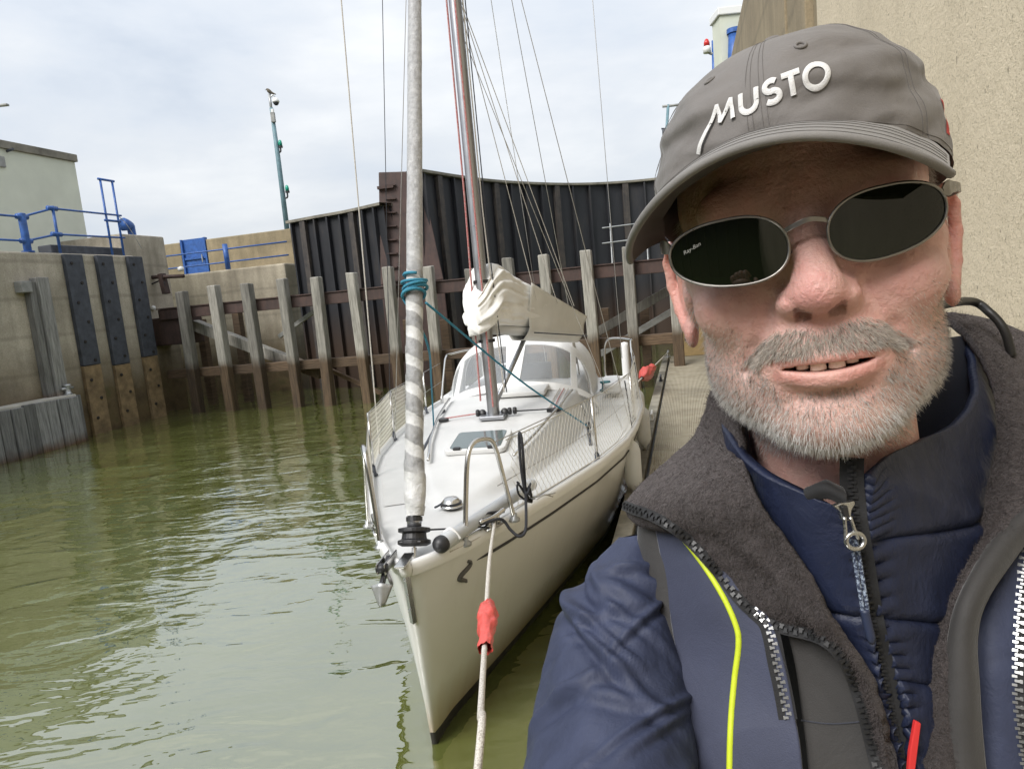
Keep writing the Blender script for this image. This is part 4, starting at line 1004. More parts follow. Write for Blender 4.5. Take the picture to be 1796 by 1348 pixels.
# ---- mooring lines
bowl = D(838, 1348, 1.35)
cst = cR + np.array([0, 0, .05])
pts = cr([cst + ca * .02, cst - ba * .1 + [0, 0, -.02] + bc * .02, D(858, 990, 2.72), D(850, 1130, 2.1), D(843, 1250, 1.66), bowl, L(.75, VE + .09, ZP + .06)], 60)
e = thing('bow_mooring_line', 'white mooring line from the bow cleat with a red wrapped guard', 'mooring line', L(.75, VE + .09, ZP), 'mooring lines of the yacht')
MB().tube(pts, .0085, 8).build('rope', M['rope_w'], e, smooth=True)
def red_wrap(a, b, r, parent, seed, n=26):
    a, b = np.asarray(a), np.asarray(b); d = (b - a); ln = np.linalg.norm(d); d /= ln; u = np.cross(d, (0, 0, 1)); u /= np.linalg.norm(u); v = np.cross(d, u); G = []
    for i in range(n):
        q = i / (n - 1); rr = r * float(np.interp(q, [0, .08, .3, .5, .62, .75, .9, 1], [.3, .55, 1.0, 1.05, .85, .62, .75, .68])); row = []
        for a_ in np.linspace(0, 2 * math.pi, 28, endpoint=False):
            k = mnoise.noise(Vector((math.cos(a_) * 2 + seed, math.sin(a_) * 2, q * 7))) + .6 * mnoise.noise(Vector((math.cos(a_) * 5, math.sin(a_) * 5 + seed, q * 9)))
            row.append(a + d * ln * q + rr * (1 + .32 * k) * (math.cos(a_) * u + math.sin(a_) * v))
        G.append(row)
    return MB().grid(G, closeu=True).build('red_guard', M['redbag'], parent, smooth=True)
M['redbag'] = simple('red_plastic_wrap', (.62, .09, .075), .38, var=.2, scale=30., bmp=.5, bscale=60., bd=.004, obj=False)
red_wrap(D(857, 1052, 2.42), D(851, 1138, 2.08), .032, e, 1.)
cleat(L(.75, VE + .09, ZP + .022), UA, 'mooring_cleat', 'galvanised cleat on the pontoon rim where the bow line is made fast', 1.2)
e = thing('stern_mooring_line', 'mooring line with a red knotted guard from the stern to the far pontoon cleat', 'mooring line', cl_end, 'mooring lines of the yacht')
q0 = Bt(6.2, 1.0, 1.08)
q0 = D(1098, 690, depth(Bt(5.6, 1.1, 1.05)))
q1 = cl_end + np.array([0, 0, .1])
MB().tube([q0, q1], .012, 6).build('rope', M['rope_w'], e)
dq = q1 - q0
red_wrap(q0 + dq * .25, q0 + dq * .48, .10, e, 5., 20)
# black line around the bow cleat and up to the pulpit
dC = depth(cR)
P = cr([cR + ca * .10 + [0, 0, .05], cR + [0, 0, .07] - bc * .03, cR - ca * .10 + [0, 0, .05], cR + [0, 0, .04] + bc * .04, D(895, 928, dC), D(910, 940, dC - .02), D(921, 932, dC), D(923, 905, dC + .05), D(921, 850, dC + .2), D(915, 770, d2 + .02), D(910, 765, d2 + .03), D(915, 830, d2 + .03), D(925, 880, d2)], 70)
yb(MB().tube(P, .008, 7), 'black_warp', M['rope_k'], smooth=True)
rng = random.Random(4)
P = [D(918 + rng.uniform(-14, 16), 862 + rng.uniform(-18, 26), d2 + rng.uniform(-.05, .12)) for _ in range(12)]
yb(MB().tube(cr(P, 90), .006, 6), 'warp_bundle', M['rope_k'], smooth=True)
P = [D(948 + rng.uniform(-22, 26), 868 + rng.uniform(-8, 10), d2 + rng.uniform(.02, .2)) for _ in range(8)]
yb(MB().tube(cr(P, 60), .004, 5), 'warp_bundle', M['wire'], smooth=True)
P = cr([on_deck(-.12, .16, .02), on_deck(.1, .27, .02), on_deck(.5, .40, .025), on_deck(.9, .52, .02)], 20)
yb(MB().tube(P, .006, 6), 'deck_line', M['rope_w'], smooth=True)
# ================================================================== THE MAN
HT = np.array([0.199, 0.4584, 2.2456])
HR = np.array([[0.92464, -0.36583, -0.1059], [-0.36639, -0.93034, 0.01482], [0.10395, -0.0251, 0.99427]])
def HL(p): return HT + np.asarray(p, float) @ HR.T * .01          # head-local cm (x right, y out of the face, z up) -> world
MAN = thing('person', 'man in navy jacket, grey cap and dark sunglasses smiling in front of the pebbled wall', 'person', (.27, .62, ZP))

# ---------------- implicit-surface sculpting helpers
class Vol:
    def __init__(s, lo, hi, h):
        s.lo = np.array(lo, float); s.h = h; s.n = ((np.array(hi) - s.lo) / h).astype(int) + 1
        s.ax = [(s.lo[k] + h * np.arange(s.n[k])).astype(np.float32) for k in range(3)]
        s.f = np.full(s.n, 9., np.float32)
    def win(s, lo, hi):
        i0 = np.clip(((np.array(lo) - s.lo) / s.h).astype(int), 0, s.n); i1 = np.clip(((np.array(hi) - s.lo) / s.h).astype(int) + 2, 0, s.n)
        sl = tuple(slice(a, b) for a, b in zip(i0, i1))
        return sl, np.meshgrid(*[s.ax[k][sl[k]] for k in range(3)], indexing='ij', sparse=True)
    def comb(s, sl, d, k, sub):
        a = s.f[sl]
        if sub: d = -d; hh = np.clip(.5 - .5 * (d - a) / -k if False else .5 + .5 * (d - a) / k, 0, 1); s.f[sl] = a + (d - a) * hh + k * hh * (1 - hh)
        else: hh = np.clip(.5 + .5 * (a - d) / k, 0, 1); s.f[sl] = a + (d - a) * hh - k * hh * (1 - hh)
    def ell(s, c, r, k=1., sub=False, rot=None):
        c = np.array(c, float); r = np.array(r, float); m = max(r) + 2.5 * k + 1
        sl, (x, y, z) = s.win(c - m, c + m); x = x - c[0]; y = y - c[1]; z = z - c[2]
        if rot is not None: R = np.array(rot); x, y, z = R[0, 0] * x + R[0, 1] * y + R[0, 2] * z, R[1, 0] * x + R[1, 1] * y + R[1, 2] * z, R[2, 0] * x + R[2, 1] * y + R[2, 2] * z
        k0 = np.sqrt((x / r[0]) ** 2 + (y / r[1]) ** 2 + (z / r[2]) ** 2); k1 = np.sqrt((x / r[0] ** 2) ** 2 + (y / r[1] ** 2) ** 2 + (z / r[2] ** 2) ** 2) + 1e-6
        s.comb(sl, (k0 * (k0 - 1) / k1).astype(np.float32), k, sub)
    def cap(s, a, b, ra, rb, k=1., sub=False):
        a = np.array(a, float); b = np.array(b, float); m = max(ra, rb) + 2.5 * k + 1
        sl, (x, y, z) = s.win(np.minimum(a, b) - m, np.maximum(a, b) + m); d = b - a; dd = d @ d
        t = np.clip(((x - a[0]) * d[0] + (y - a[1]) * d[1] + (z - a[2]) * d[2]) / dd, 0, 1)
        q = np.sqrt((x - a[0] - t * d[0]) ** 2 + (y - a[1] - t * d[1]) ** 2 + (z - a[2] - t * d[2]) ** 2) - (ra + (rb - ra) * t)
        s.comb(sl, q.astype(np.float32), k, sub)
    def poly(s, P, r, k=.3, sub=False):
        r = np.broadcast_to(r, (len(P),))
        for i in range(len(P) - 1): s.cap(P[i], P[i + 1], r[i], r[i + 1], k, sub)
    def mesh(s):
        f = s.f; ins = f < 0; n = s.n
        c = np.zeros(n - 1, np.uint8)
        for dx in (0, 1):
            for dy in (0, 1):
                for dz in (0, 1): c += ins[dx:n[0] - 1 + dx, dy:n[1] - 1 + dy, dz:n[2] - 1 + dz]
        cells = np.argwhere((c > 0) & (c < 8)); idx = np.full(n - 1, -1, np.int64); idx[tuple(cells.T)] = np.arange(len(cells))
        acc = np.zeros((len(cells), 3)); cnt = np.zeros(len(cells))
        for ax in range(3):
            o = [a for a in range(3) if a != ax]
            for p in (0, 1):
                for q in (0, 1):
                    A = cells.copy(); A[:, o[0]] += p; A[:, o[1]] += q; B = A.copy(); B[:, ax] += 1
                    fa = f[tuple(A.T)]; fb = f[tuple(B.T)]; m_ = (fa < 0) != (fb < 0)
                    t_ = np.where(m_, fa / (fa - fb + 1e-12), 0); P = A.astype(float); P[:, ax] += t_
                    acc[m_] += P[m_]; cnt[m_] += 1
        V = s.lo + s.h * acc / np.maximum(cnt, 1)[:, None]
        F_ = []
        for ax in range(3):
            o = [a for a in range(3) if a != ax]
            A = [slice(None)] * 3; B = [slice(None)] * 3; A[ax] = slice(0, -1); B[ax] = slice(1, None)
            e = np.argwhere(ins[tuple(A)] != ins[tuple(B)]); e = e[(e[:, o[0]] > 0) & (e[:, o[1]] > 0) & (e[:, o[0]] < n[o[0]] - 1) & (e[:, o[1]] < n[o[1]] - 1)]
            sgn = ins[tuple(e.T)]
            q = []
            for p_, r_ in ((1, 1), (0, 1), (0, 0), (1, 0)):
                k = e.copy(); k[:, o[0]] -= p_; k[:, o[1]] -= r_; q.append(idx[tuple(k.T)])
            q = np.stack(q, 1); flip = sgn ^ (ax == 1); q[flip] = q[flip][:, ::-1]; F_.append(q)
        return V, np.concatenate(F_)
def np_mesh(name, V, Fq):
    me = bpy.data.meshes.new(name); me.vertices.add(len(V)); me.vertices.foreach_set('co', np.asarray(V, np.float32).ravel())
    k = Fq.shape[1]; me.loops.add(Fq.size); me.loops.foreach_set('vertex_index', Fq.ravel().astype(np.int32))
    me.polygons.add(len(Fq)); me.polygons.foreach_set('loop_start', np.arange(0, Fq.size, k, dtype=np.int32)); me.update(calc_edges=True); me.validate()
    return me
def smooth_v(V, Fq, it=2, lam=.5):
    n = len(V); E = np.concatenate([Fq[:, [0, 1]], Fq[:, [1, 2]], Fq[:, [2, 3]], Fq[:, [3, 0]]])
    for _ in range(it):
        a = np.zeros_like(V); c = np.zeros(n)
        np.add.at(a, E[:, 0], V[E[:, 1]]); np.add.at(c, E[:, 0], 1); np.add.at(a, E[:, 1], V[E[:, 0]]); np.add.at(c, E[:, 1], 1)
        V = V + lam * (a / np.maximum(c, 1)[:, None] - V)
    return V
# ---------------- head and neck
hv = Vol((-10.5, -12, -19), (10.5, 13.5, 14.5), .14)
hv.ell((0, -1.0, 5.2), (7.5, 9.6, 8.0), 1.)
hv.ell((0, 2.6, -.6), (6.75, 7.0, 8.2), 2.)
hv.ell((0, 4.0, -5.4), (6.1, 5.3, 4.6), 1.8)
for sg in (-1, 1):
    hv.ell((sg * 4.9, 1.6, -5.3), (1.9, 3.0, 2.8), 1.6)                    # jaw angle
hv.ell((0, 7.1, -8.0), (3.0, 2.5, 2.0), 1.6)                               # chin
hv.cap((0, -1.5, -5), (0, -4.2, -19), 5.3, 5.6, 2.2)                       # neck
for sg in (-1, 1):
    hv.ell((sg * 4.3, 6.65, -1.0), (2.4, 2.25, 2.0), 1.4)                    # cheek apple
    hv.ell((sg * 5.6, 4.6, .9), (1.5, 2.4, 1.2), 1.2)                      # cheekbone
hv.cap((-4.4, 7.7, 4.4), (4.4, 7.7, 4.4), 1.2, 1.2, 1.2)                   # brow
hv.ell((0, 7.8, -4.0), (3.5, 2.55, 2.7), 1.4)                              # muzzle
for sg in (-1, 1):
    hv.ell((sg * 3.3, 9.4, 2.5), (1.9, 1.4, 1.2), 1.2, sub=True)
    hv.ell((sg * 3.3, 7.1, 2.4), (1.5, 1.35, 1.3), .5)                     # lids
hv.cap((0, 8.3, 3.6), (0, 10.6, -.3), .92, 1.12, 1.1)                        # nose
hv.ell((0, 10.85, -.8), (1.2, 1.08, 1.0), .9)
for sg in (-1, 1):
    hv.ell((sg * 1.42, 9.8, -1.15), (.72, 1.1, .74), .75)
    hv.poly([(sg * 2.25, 9.9, -.8), (sg * 1.95, 10.5, -.55), (sg * 1.62, 10.95, -.7)], [.12, .10, .05], .35, sub=True)   # wing crease
    hv.ell((sg * .82, 10.45, -1.88), (.38, .50, .40), .16, sub=True)        # nostril
    hv.poly([(sg * 2.3, 9.3, -1.0), (sg * 2.8, 9.4, -2.2), (sg * 3.6, 8.75, -3.5), (sg * 4.2, 7.7, -4.8)], [.16, .28, .32, .16], .55, sub=True)   # nasolabial fold
hv.cap((0, 10.45, -2.4), (0, 10.6, -3.6), .16, .22, .4, sub=True)          # philtrum
def mz(x): return -4.78 + .019 * x * x - .02 * x                            # smiling mouth line
def my(x): return 10.25 - .135 * x * x
xs_ = np.linspace(-3.0, 3.0, 13)
hv.poly([(x, my(x) - .28 + .0, mz(x) + .46) for x in xs_], [.12, .22, .28, .31, .33, .34, .32, .34, .33, .31, .28, .22, .12], .35)     # upper lip
hv.poly([(x, my(x) - .30, mz(x) - .60 + .03 * x * x * .9) for x in xs_[1:-1]], [.18, .30, .40, .47, .50, .51, .50, .47, .40, .30, .18], .35)   # lower lip
for x in np.linspace(-2.15, 2.15, 23):                                       # open mouth
    hv.ell((x, my(x) - .6, mz(x) - .02), (.32, 1.5, .02 + .22 * max(0, 1 - (x / 2.2) ** 2)), .10, sub=True)
hv.cap((-1.8, 9.6, -6.35), (1.8, 9.6, -6.35), .22, .22, .8, sub=True)        # fold under the lip
for sg in (-1, 1):                                                            # ears
    a = math.radians(24 * sg); ce, se = math.cos(a), math.sin(a)
    R3 = [[ce, se, 0], [-se, ce, 0], [0, 0, 1]]
    hv.ell((sg * 7.75, -.9, .4), (.42, 1.75, 3.0), .5, rot=R3)
    hv.ell((sg * 7.2, .2, -.2), (.8, 1.0, 1.9), .6)
    E_ = [(7.2, 1.0, .5), (7.6, .9, 2.0), (8.0, .0, 3.2), (8.55, -1.3, 3.35), (9.0, -2.4, 2.3), (9.05, -2.7, .6), (8.75, -2.2, -1.2), (8.3, -1.2, -2.5)]
    hv.poly([(sg * p[0], p[1], p[2]) for p in E_], [.3, .36, .38, .4, .4, .38, .36, .4], .25)
    hv.ell((sg * 8.0, -.55, -2.9), (.48, .95, 1.0), .45)                       # lobe
    hv.ell((sg * 8.45, -.75, .3), (.55, .9, 1.35), .35, sub=True)              # concha
    hv.ell((sg * 8.75, -1.4, 2.2), (.38, .7, .8), .3, sub=True)
    hv.ell((sg * 7.45, .95, -.3), (.45, .42, .6), .35)                         # tragus
HV, HF = hv.mesh(); HV = smooth_v(HV, HF, 2, .5)
del hv
keep = HV[HF].mean(1)[:, 2] > -18.6
HF = HF[keep]
hn = np.cross(HV[HF[:, 2]] - HV[HF[:, 0]], HV[HF[:, 3]] - HV[HF[:, 1]]); HN = np.zeros_like(HV)
for k in range(4): np.add.at(HN, HF[:, k], hn)
HN /= np.linalg.norm(HN, axis=1)[:, None] + 1e-9
if (HN[:, 1] * (HV[:, 1] > 9)).sum() < 0: HN = -HN
def gs(c, r): return np.exp(-(((HV - np.array(c)) / np.array(r)) ** 2).sum(1))
def smo(a, b, x): t_ = np.clip((x - a) / (b - a), 0, 1); return t_ * t_ * (3 - 2 * t_)
X, Y, Z = HV.T; AX = np.abs(X)
colr = np.tile(np.array([.70, .425, .37]), (len(HV), 1))
def blend(w_, c): global colr; colr = colr * (1 - w_[:, None]) + np.array(c) * w_[:, None]
blend(np.clip(gs((0, 11.5, -1.2), (1.9, 2.5, 1.9)) * .85, 0, 1), (.63, .29, .265))
for sg in (-1, 1):
    blend(gs((sg * 4.4, 8, -1.2), (1.9, 3, 1.5)) * .55, (.62, .31, .275)); blend(smo(7.4, 8.4, sg * X) * (np.abs(Y + .8) < 4) * .75, (.60, .28, .23))
blend(gs((0, 8, -6.8), (3.4, 4, .9)) * .35, (.64, .36, .29))
# lips and mouth
lipu = np.exp(-((Z - (mz(X) + .42)) / .30) ** 2) * (AX < 3.1) * (Y > 7.5); lipl = np.exp(-((Z - (mz(X) - .60 + .027 * X * X)) / .36) ** 2) * (AX < 2.8) * (Y > 7.5)
blend(np.clip(lipu + lipl, 0, 1) * smo(3.2, 2.6, AX) * .95, (.55, .255, .215))
inmouth = (np.abs(Z - mz(X)) < .42) * (AX < 2.6) * (Y < my(X) - .62) * (Y > 7) * 1.
blend(inmouth, (.10, .022, .018))
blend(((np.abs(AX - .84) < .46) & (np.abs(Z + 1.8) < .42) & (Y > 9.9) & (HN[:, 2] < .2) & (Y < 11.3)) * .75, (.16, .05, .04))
# beard area: greyer skin under the hair
def beard_w():
    line = np.interp(AX, [3.2, 3.9, 5.0, 6.0, 6.6, 7.2], [-4.3, -3.9, -4.3, -3.3, -1.6, 1.6])
    jaw = smo(line + .25, line - .55, Z) * smo(-12.0, -11.0, Z) * smo(-.4, .8, Y) * (AX < 7.7)
    low_lip = np.clip(1 - (AX / 3.35) ** 2, 0, 1) ** .5
    mouthbox = ((Z > mz(X) - 1.45 * low_lip - .05) & (Z < mz(X) + .72 * low_lip + .06) & (AX < 3.35) & (Y > 7))
    jaw = jaw * (1 - mouthbox) * smo(6.2, 7.0, -Z + .0 * X + 2.9 * smo(2.4, 3.3, AX))
    soul = smo(1.9, 1.2, AX) * smo(-7.2, -6.9, Z) * smo(-5.95, -6.2, Z) * (Y > 7) * .55
    tops = np.interp(AX, [0, .5, 1.3, 2.2, 3.2, 4.2], [-2.8, -2.6, -2.45, -2.55, -3.2, -4.3])
    mou = smo(tops + .12, tops - .25, Z) * (Z > mz(X) + .80 * low_lip) * (AX < 4.6) * (Y > 6.) * (Z > -6.2)
    return jaw, soul, mou
WJ, WS, WM = beard_w()
blend(np.clip(WJ * .55 + WM * .5 + WS * .4, 0, .6), (.62, .45, .40))
jit = np.array([mnoise.noise(Vector(p) * .9) for p in HV[::1]]) if len(HV) < 900000 else 0
colr *= (1 + .10 * jit)[:, None]; colr[:, 1:] *= (1 - .05 * jit)[:, None]
me = np_mesh('body', HL(HV), HF)
bm = bmesh.new(); bm.from_mesh(me); bmesh.ops.delete(bm, geom=[v for v in bm.verts if not v.link_faces], context='VERTS'); bmesh.ops.recalc_face_normals(bm, faces=bm.faces)
bm.to_mesh(me); bm.free()
used = np.zeros(len(HV), bool); used[HF.ravel()] = True
ca_ = me.color_attributes.new('skin_tone', 'FLOAT_COLOR', 'POINT'); ca_.data.foreach_set('color', np.concatenate([colr[used], np.ones((used.sum(), 1))], 1).astype(np.float32).ravel())
mt, t, b_ = new_mat('skin'); va_ = N(t, 'ShaderNodeVertexColor', layer_name='skin_tone'); p_ = objc(t)
n1_ = noise(t, p_, 130., 5., .65); n2_ = noise(t, p_, 420., 4., .6); n3_ = noise(t, p_, 45., 4., .6)
c_ = mixc(t, math_(t, 'MULTIPLY', ramp(t, n1_, [(.45, 0.), (.72, 1.)]), .3), va_.outputs[0], (.54, .22, .19))
c_ = mixc(t, math_(t, 'MULTIPLY', ramp(t, n3_, [(.35, 1.), (.5, 0.)]), .3), c_, (.74, .50, .43))
t.links.new(c_, b_.inputs['Base Color'])
b_.inputs['Subsurface Weight'].default_value = .12; b_.inputs['Subsurface Radius'].default_value = (1., .35, .2); b_.inputs['Subsurface Scale'].default_value = .006
t.links.new(ramp(t, n1_, [(.3, .34), (.7, .50)]), b_.inputs['Roughness']); b_.inputs['Specular IOR Level'].default_value = .42
bump(t, b_, n2_, .5, .0016); bump(t, b_, n1_, .42, .004)
wr = noise(t, p_, 34., 3., .5, (1, 1, 3.2), .4); bump(t, b_, wr, .16, .004)
M['skin'] = mt
BODY = link('body', me, mt, MAN, smooth=True)
# ---------------- teeth and mouth lining
M['tooth'] = simple('tooth_enamel', (.82, .77, .66), .22, var=.08, scale=60., spec=.5)
for i, x in list(enumerate((-2.35, -1.85, -1.22, -.45, .47, 1.22, 1.82, 2.3)))[1:6]:
    wd = (.25, .30, .34, .43, .44, .33, .29, .25)[i]; y = my(x) - .50; zt = mz(x) + .34; hgt = (.30, .38, .47, .58, .56, .42, .32, .2)[i]
    G = []
    for q in np.linspace(-1, 1, 9):
        row = []
        for h in np.linspace(0, 1, 8):
            ww = wd * (.86 + .14 * h) * (1 if h < .8 else math.sqrt(max(.35, 1 - ((h - .8) / .25) ** 2)))
            row.append(HL((x + q * ww, y + .14 * (1 - q * q) - .05 * h + .05 * math.sin(h * 3), zt - h * hgt - .03 * abs(q) ** 3)))
        G.append(row)
    MB().grid(G).build('tooth', M['tooth'], MAN, smooth=True, solid=.0015, off=-1)
# ---------------- beard, moustache and sideburns: real strands
def strands(name, wts, count, length, rad, dirf, colf, seed, grow=.0):
    rng = np.random.RandomState(seed)
    fw = wts[HF].mean(1); ar = np.linalg.norm(hn, axis=1) * .5; pr = fw * ar; pr = pr / pr.sum()
    fi = rng.choice(len(HF), count, p=pr); a, b = rng.rand(count, 1), rng.rand(count, 1)
    q = HF[fi]; P = (HV[q[:, 0]] * (1 - a) + HV[q[:, 1]] * a) * (1 - b) + (HV[q[:, 3]] * (1 - a) + HV[q[:, 2]] * a) * b
    Nn = HN[q[:, 0]]; d = dirf(P, Nn, rng); d /= np.linalg.norm(d, axis=1)[:, None]
    ln = length(P, rng)[:, None]; curl = rng.normal(0, .25, (count, 3)); curl[:, 2] -= .28
    k = 4; T_ = np.linspace(0, 1, k); ring = np.array([(math.cos(x), math.sin(x)) for x in (0, 2.094, 4.189)])
    u = np.cross(d, rng.normal(size=(count, 3))); u /= np.linalg.norm(u, axis=1)[:, None]; v = np.cross(d, u)
    pts = [P - Nn * .03 + ln * (d * t_ + curl * t_ * t_ * .55) for t_ in T_]
    rr = rad * (1 - .8 * T_ ** 2); vs = np.zeros((count, k, 3, 3))
    for i in range(k):
        for j in range(3): vs[:, i, j] = pts[i] + rr[i] * (ring[j, 0] * u + ring[j, 1] * v)
    base = (np.arange(count) * k * 3)[:, None]
    fl_ = []
    for i in range(k - 1):
        for j in range(3): fl_.append(base + np.array([[i * 3 + j, i * 3 + (j + 1) % 3, (i + 1) * 3 + (j + 1) % 3, (i + 1) * 3 + j]]))
    Fq = np.stack(fl_, 1).reshape(-1, 4)
    me = np_mesh(name, HL(vs.reshape(-1, 3)), Fq)
    c = np.repeat(colf(P, rng), k * 3, axis=0)
    ca = me.color_attributes.new('hair_tone', 'FLOAT_COLOR', 'POINT'); ca.data.foreach_set('color', np.concatenate([c, np.ones((len(c), 1))], 1).astype(np.float32).ravel())
    o = link(name, me, M['hair'], MAN, smooth=True); o['kind'] = 'stuff'; return o
mt, t, b_ = new_mat('grey_hair'); va_ = N(t, 'ShaderNodeVertexColor', layer_name='hair_tone'); t.links.new(va_.outputs[0], b_.inputs['Base Color'])
b_.inputs['Roughness'].default_value = .38; b_.inputs['Transmission Weight'].default_value = 0.; b_.inputs['Specular IOR Level'].default_value = .6; M['hair'] = mt
tr_ = N(t, 'ShaderNodeBsdfTranslucent'); t.links.new(va_.outputs[0], tr_.inputs[0]); mx_ = N(t, 'ShaderNodeMixShader', i_0=.55); t.links.new(b_.outputs[0], mx_.inputs[1]); t.links.new(tr_.outputs[0], mx_.inputs[2]); t.links.new(mx_.outputs[0], t.nodes['Material Output'].inputs[0])
def jaw_dir(P, Nn, rng):
    d = Nn * .55 + np.array([0, .12, -.75]) + rng.normal(0, .24, P.shape); d[:, 0] += .06 * P[:, 0]; return d
def mou_dir(P, Nn, rng):
    d = Nn * .42 + np.array([0, .1, -.8]) + rng.normal(0, .22, P.shape); d[:, 0] += .24 * P[:, 0]; return d
def white_col(P, rng):
    n = len(P); v = rng.beta(5, 1.0, n) * .68 + .32; ch = smo(-5.5, -8.5, P[:, 2]); v = v * (.78 + .3 * ch); r = np.stack([v, v * .98, v * .95], 1)
    dk = rng.rand(n) < (.10 - .08 * ch); r[dk] = np.array([.16, .115, .08]) * (rng.rand(dk.sum(), 1) * .9 + .5); return np.clip(r, 0, .97)
def mou_col(P, rng):
    n = len(P); v = rng.beta(3.4, 1.2, n) * .70 + .28; r = np.stack([v, v * .94, v * .87], 1)
    dk = rng.rand(n) < .08; r[dk] = np.array([.26, .17, .11]) * (rng.rand(dk.sum(), 1) + .5); return r
strands('beard', np.clip(WJ + WS * .5, 0, 1), 11000, lambda P, r: (.25 + .28 * smo(-4.5, -8.5, P[:, 2])) * (.6 + .6 * r.rand(len(P))) * (1 - .45 * smo(-4.2, -1., P[:, 2])), .0125, jaw_dir, white_col, 1)
strands('moustache', WM, 5800, lambda P, r: .36 * (.55 + .6 * r.rand(len(P))), .013, mou_dir, mou_col, 2)
stub = np.clip(gs((0, 9, -5.6), (3.2, 5, 1.2)) * (np.clip(WJ + WM, 0, 1) < .3) * ((Z < mz(X) - 1.4) | (AX > 3.3)), 0, 1) + .35 * smo(-1.0, -4.0, Z) * smo(3.6, 4.6, AX) * (Y > 0) * (1 - np.clip(WJ, 0, 1))
strands('stubble', np.clip(stub, 0, 1) * (Z > -11), 2600, lambda P, r: .16 + .14 * r.rand(len(P)), .0095, jaw_dir, mou_col, 3)
side_ = smo(6.2, 6.7, AX) * smo(7.9, 7.3, AX) * smo(-.2, .6, Y) * smo(2.9, 2.0, Y) * (Z > -3.5) * (Z < 5)
strands('sideburn_hair', side_, 1500, lambda P, r: .35 + .3 * r.rand(len(P)), .0115, jaw_dir, white_col, 4)

# ---------------- cap
CYAW = math.radians(9); cyc, cys = math.cos(CYAW), math.sin(CYAW)
def CL(p):
    p = np.asarray(p, float); x, y, z = p[..., 0], p[..., 1] + .3, p[..., 2] + .05 * p[..., 0]
    return HL(np.stack([x * cyc - y * cys, x * cys + y * cyc - .3, z], -1))
CAP = thing('cap', 'grey soft baseball cap with white embroidered lettering worn by the man', 'cap', HL((0, 0, 10)))
def fabric(name, c, rough=.75, weave=900., sheen=.2, fold=0., var=.12):
    mt, t, b = new_mat(name); p = objc(t)
    n = noise(t, p, 18., 5., .6); fine = noise(t, p, weave, 2., .5)
    t.links.new(ramp(t, math_(t, 'ADD', math_(t, 'MULTIPLY', n, .7), math_(t, 'MULTIPLY', fine, .3)), [(.35, tuple(x * (1 - var) for x in c)), (.65, tuple(x * (1 + var) for x in c))]), b.inputs['Base Color'])
    b.inputs['Roughness'].default_value = rough; b.inputs['Sheen Weight'].default_value = sheen; b.inputs['Sheen Roughness'].default_value = .4
    bump(t, b, fine, .25, .0008)
    if fold: bump(t, b, noise(t, p, 26., 4., .55, None, 1.2), fold, .008)
    return mt
M['cap'] = fabric('grey_cap_cotton', (.155, .142, .133), .72, 1400., .15, .18)
M['brim'] = fabric('grey_brim_cotton', (.20, .19, .18), .72, 1400., .15)
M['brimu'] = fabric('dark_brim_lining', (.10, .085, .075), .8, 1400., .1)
M['thread_w'] = simple('white_embroidery', (.70, .69, .68), .6, bmp=.6, bscale=1500., bd=.001, spec=.3)
M['seam'] = simple('grey_stitching', (.125, .115, .108), .8)
def rimz(f): return 2.6 + 4.75 * (math.cos(f) * .5 + .5) ** 1.6         # f = 0 at the front
def crown(f, t_):
    e = 2.75; g = (max(0, 1 - t_ ** e)) ** (1 / 2.2)
    rx, ry = 8.55, 9.9 if math.cos(f) > 0 else 9.9
    top = 14.5 - .3 * math.cos(f)
    z0 = rimz(f); z = z0 + (top - z0) * t_
    lean = 1 - .05 * t_
    sgx = math.sin(f); cgy = math.cos(f)
    x = rx * sgx * g * lean; y = ry * cgy * g * lean - .3
    # soft panels: six seams and a few slack folds
    pan = abs(math.sin(3 * f)) ** .35; k = .10 * pan * g
    q = Vector((x * .16, y * .16, z * .33)); fld = .44 * mnoise.noise(q + Vector((3, 1, 0))) + .32 * mnoise.noise(q * 2.4) * (1 + t_) + .13 * mnoise.noise(q * 5)
    arc = .34 * math.sin(z * 1.9 + 1.5 * math.sin(f * 2.5) + 2.2 * mnoise.noise(q * 1.2)) * (math.sin(math.pi * min(1, t_ * 1.1)) ** 2) * (.35 + .65 * abs(math.sin(f)))
    r_ = 1 + (k + fld * .55 + arc * .6) / 9.
    return np.array([x * r_, (y + .3) * r_ - .3, z + .10 * fld])
nf, ntt = 336, 64
tt_ = np.concatenate([np.linspace(0, .8, 40), np.linspace(.82, .999, 24)])
G = CL(np.array([[crown(2 * math.pi * j / nf, t_) for j in range(nf)] for t_ in tt_]))
b = MB().grid(G, closeu=True); b.f.append(tuple(range((ntt - 1) * nf, ntt * nf)))
CROWN = b.build('crown', M['cap'], CAP, smooth=True)
def crown_n(f, t_, off):
    p = crown(f, t_); a = crown(f + .02, t_) - crown(f - .02, t_); c = crown(f, min(.999, t_ + .01)) - crown(f, max(0, t_ - .01))
    n = np.cross(a, c); n /= np.linalg.norm(n) + 1e-9
    if n @ (p - np.array([0, -.3, 8])) < 0: n = -n
    return p + n * off
for f0, offs in ((0., (-.06, -.028, .028, .06)), (math.pi / 3, (-.03, .03)), (-math.pi / 3, (-.03, .03))):
    for k in offs:
        MB().tube(CL(np.array([crown_n(f0 + k, t_, .012) for t_ in np.linspace(.01, .93, 60)])), .00016, 5).build('stitch_line', M['seam'], CROWN)
MB().tube(CL(np.array([crown_n(f, .03, .01) for f in np.linspace(-math.pi, math.pi, 120)])), .00016, 5, close=False).build('stitch_line', M['seam'], CROWN)
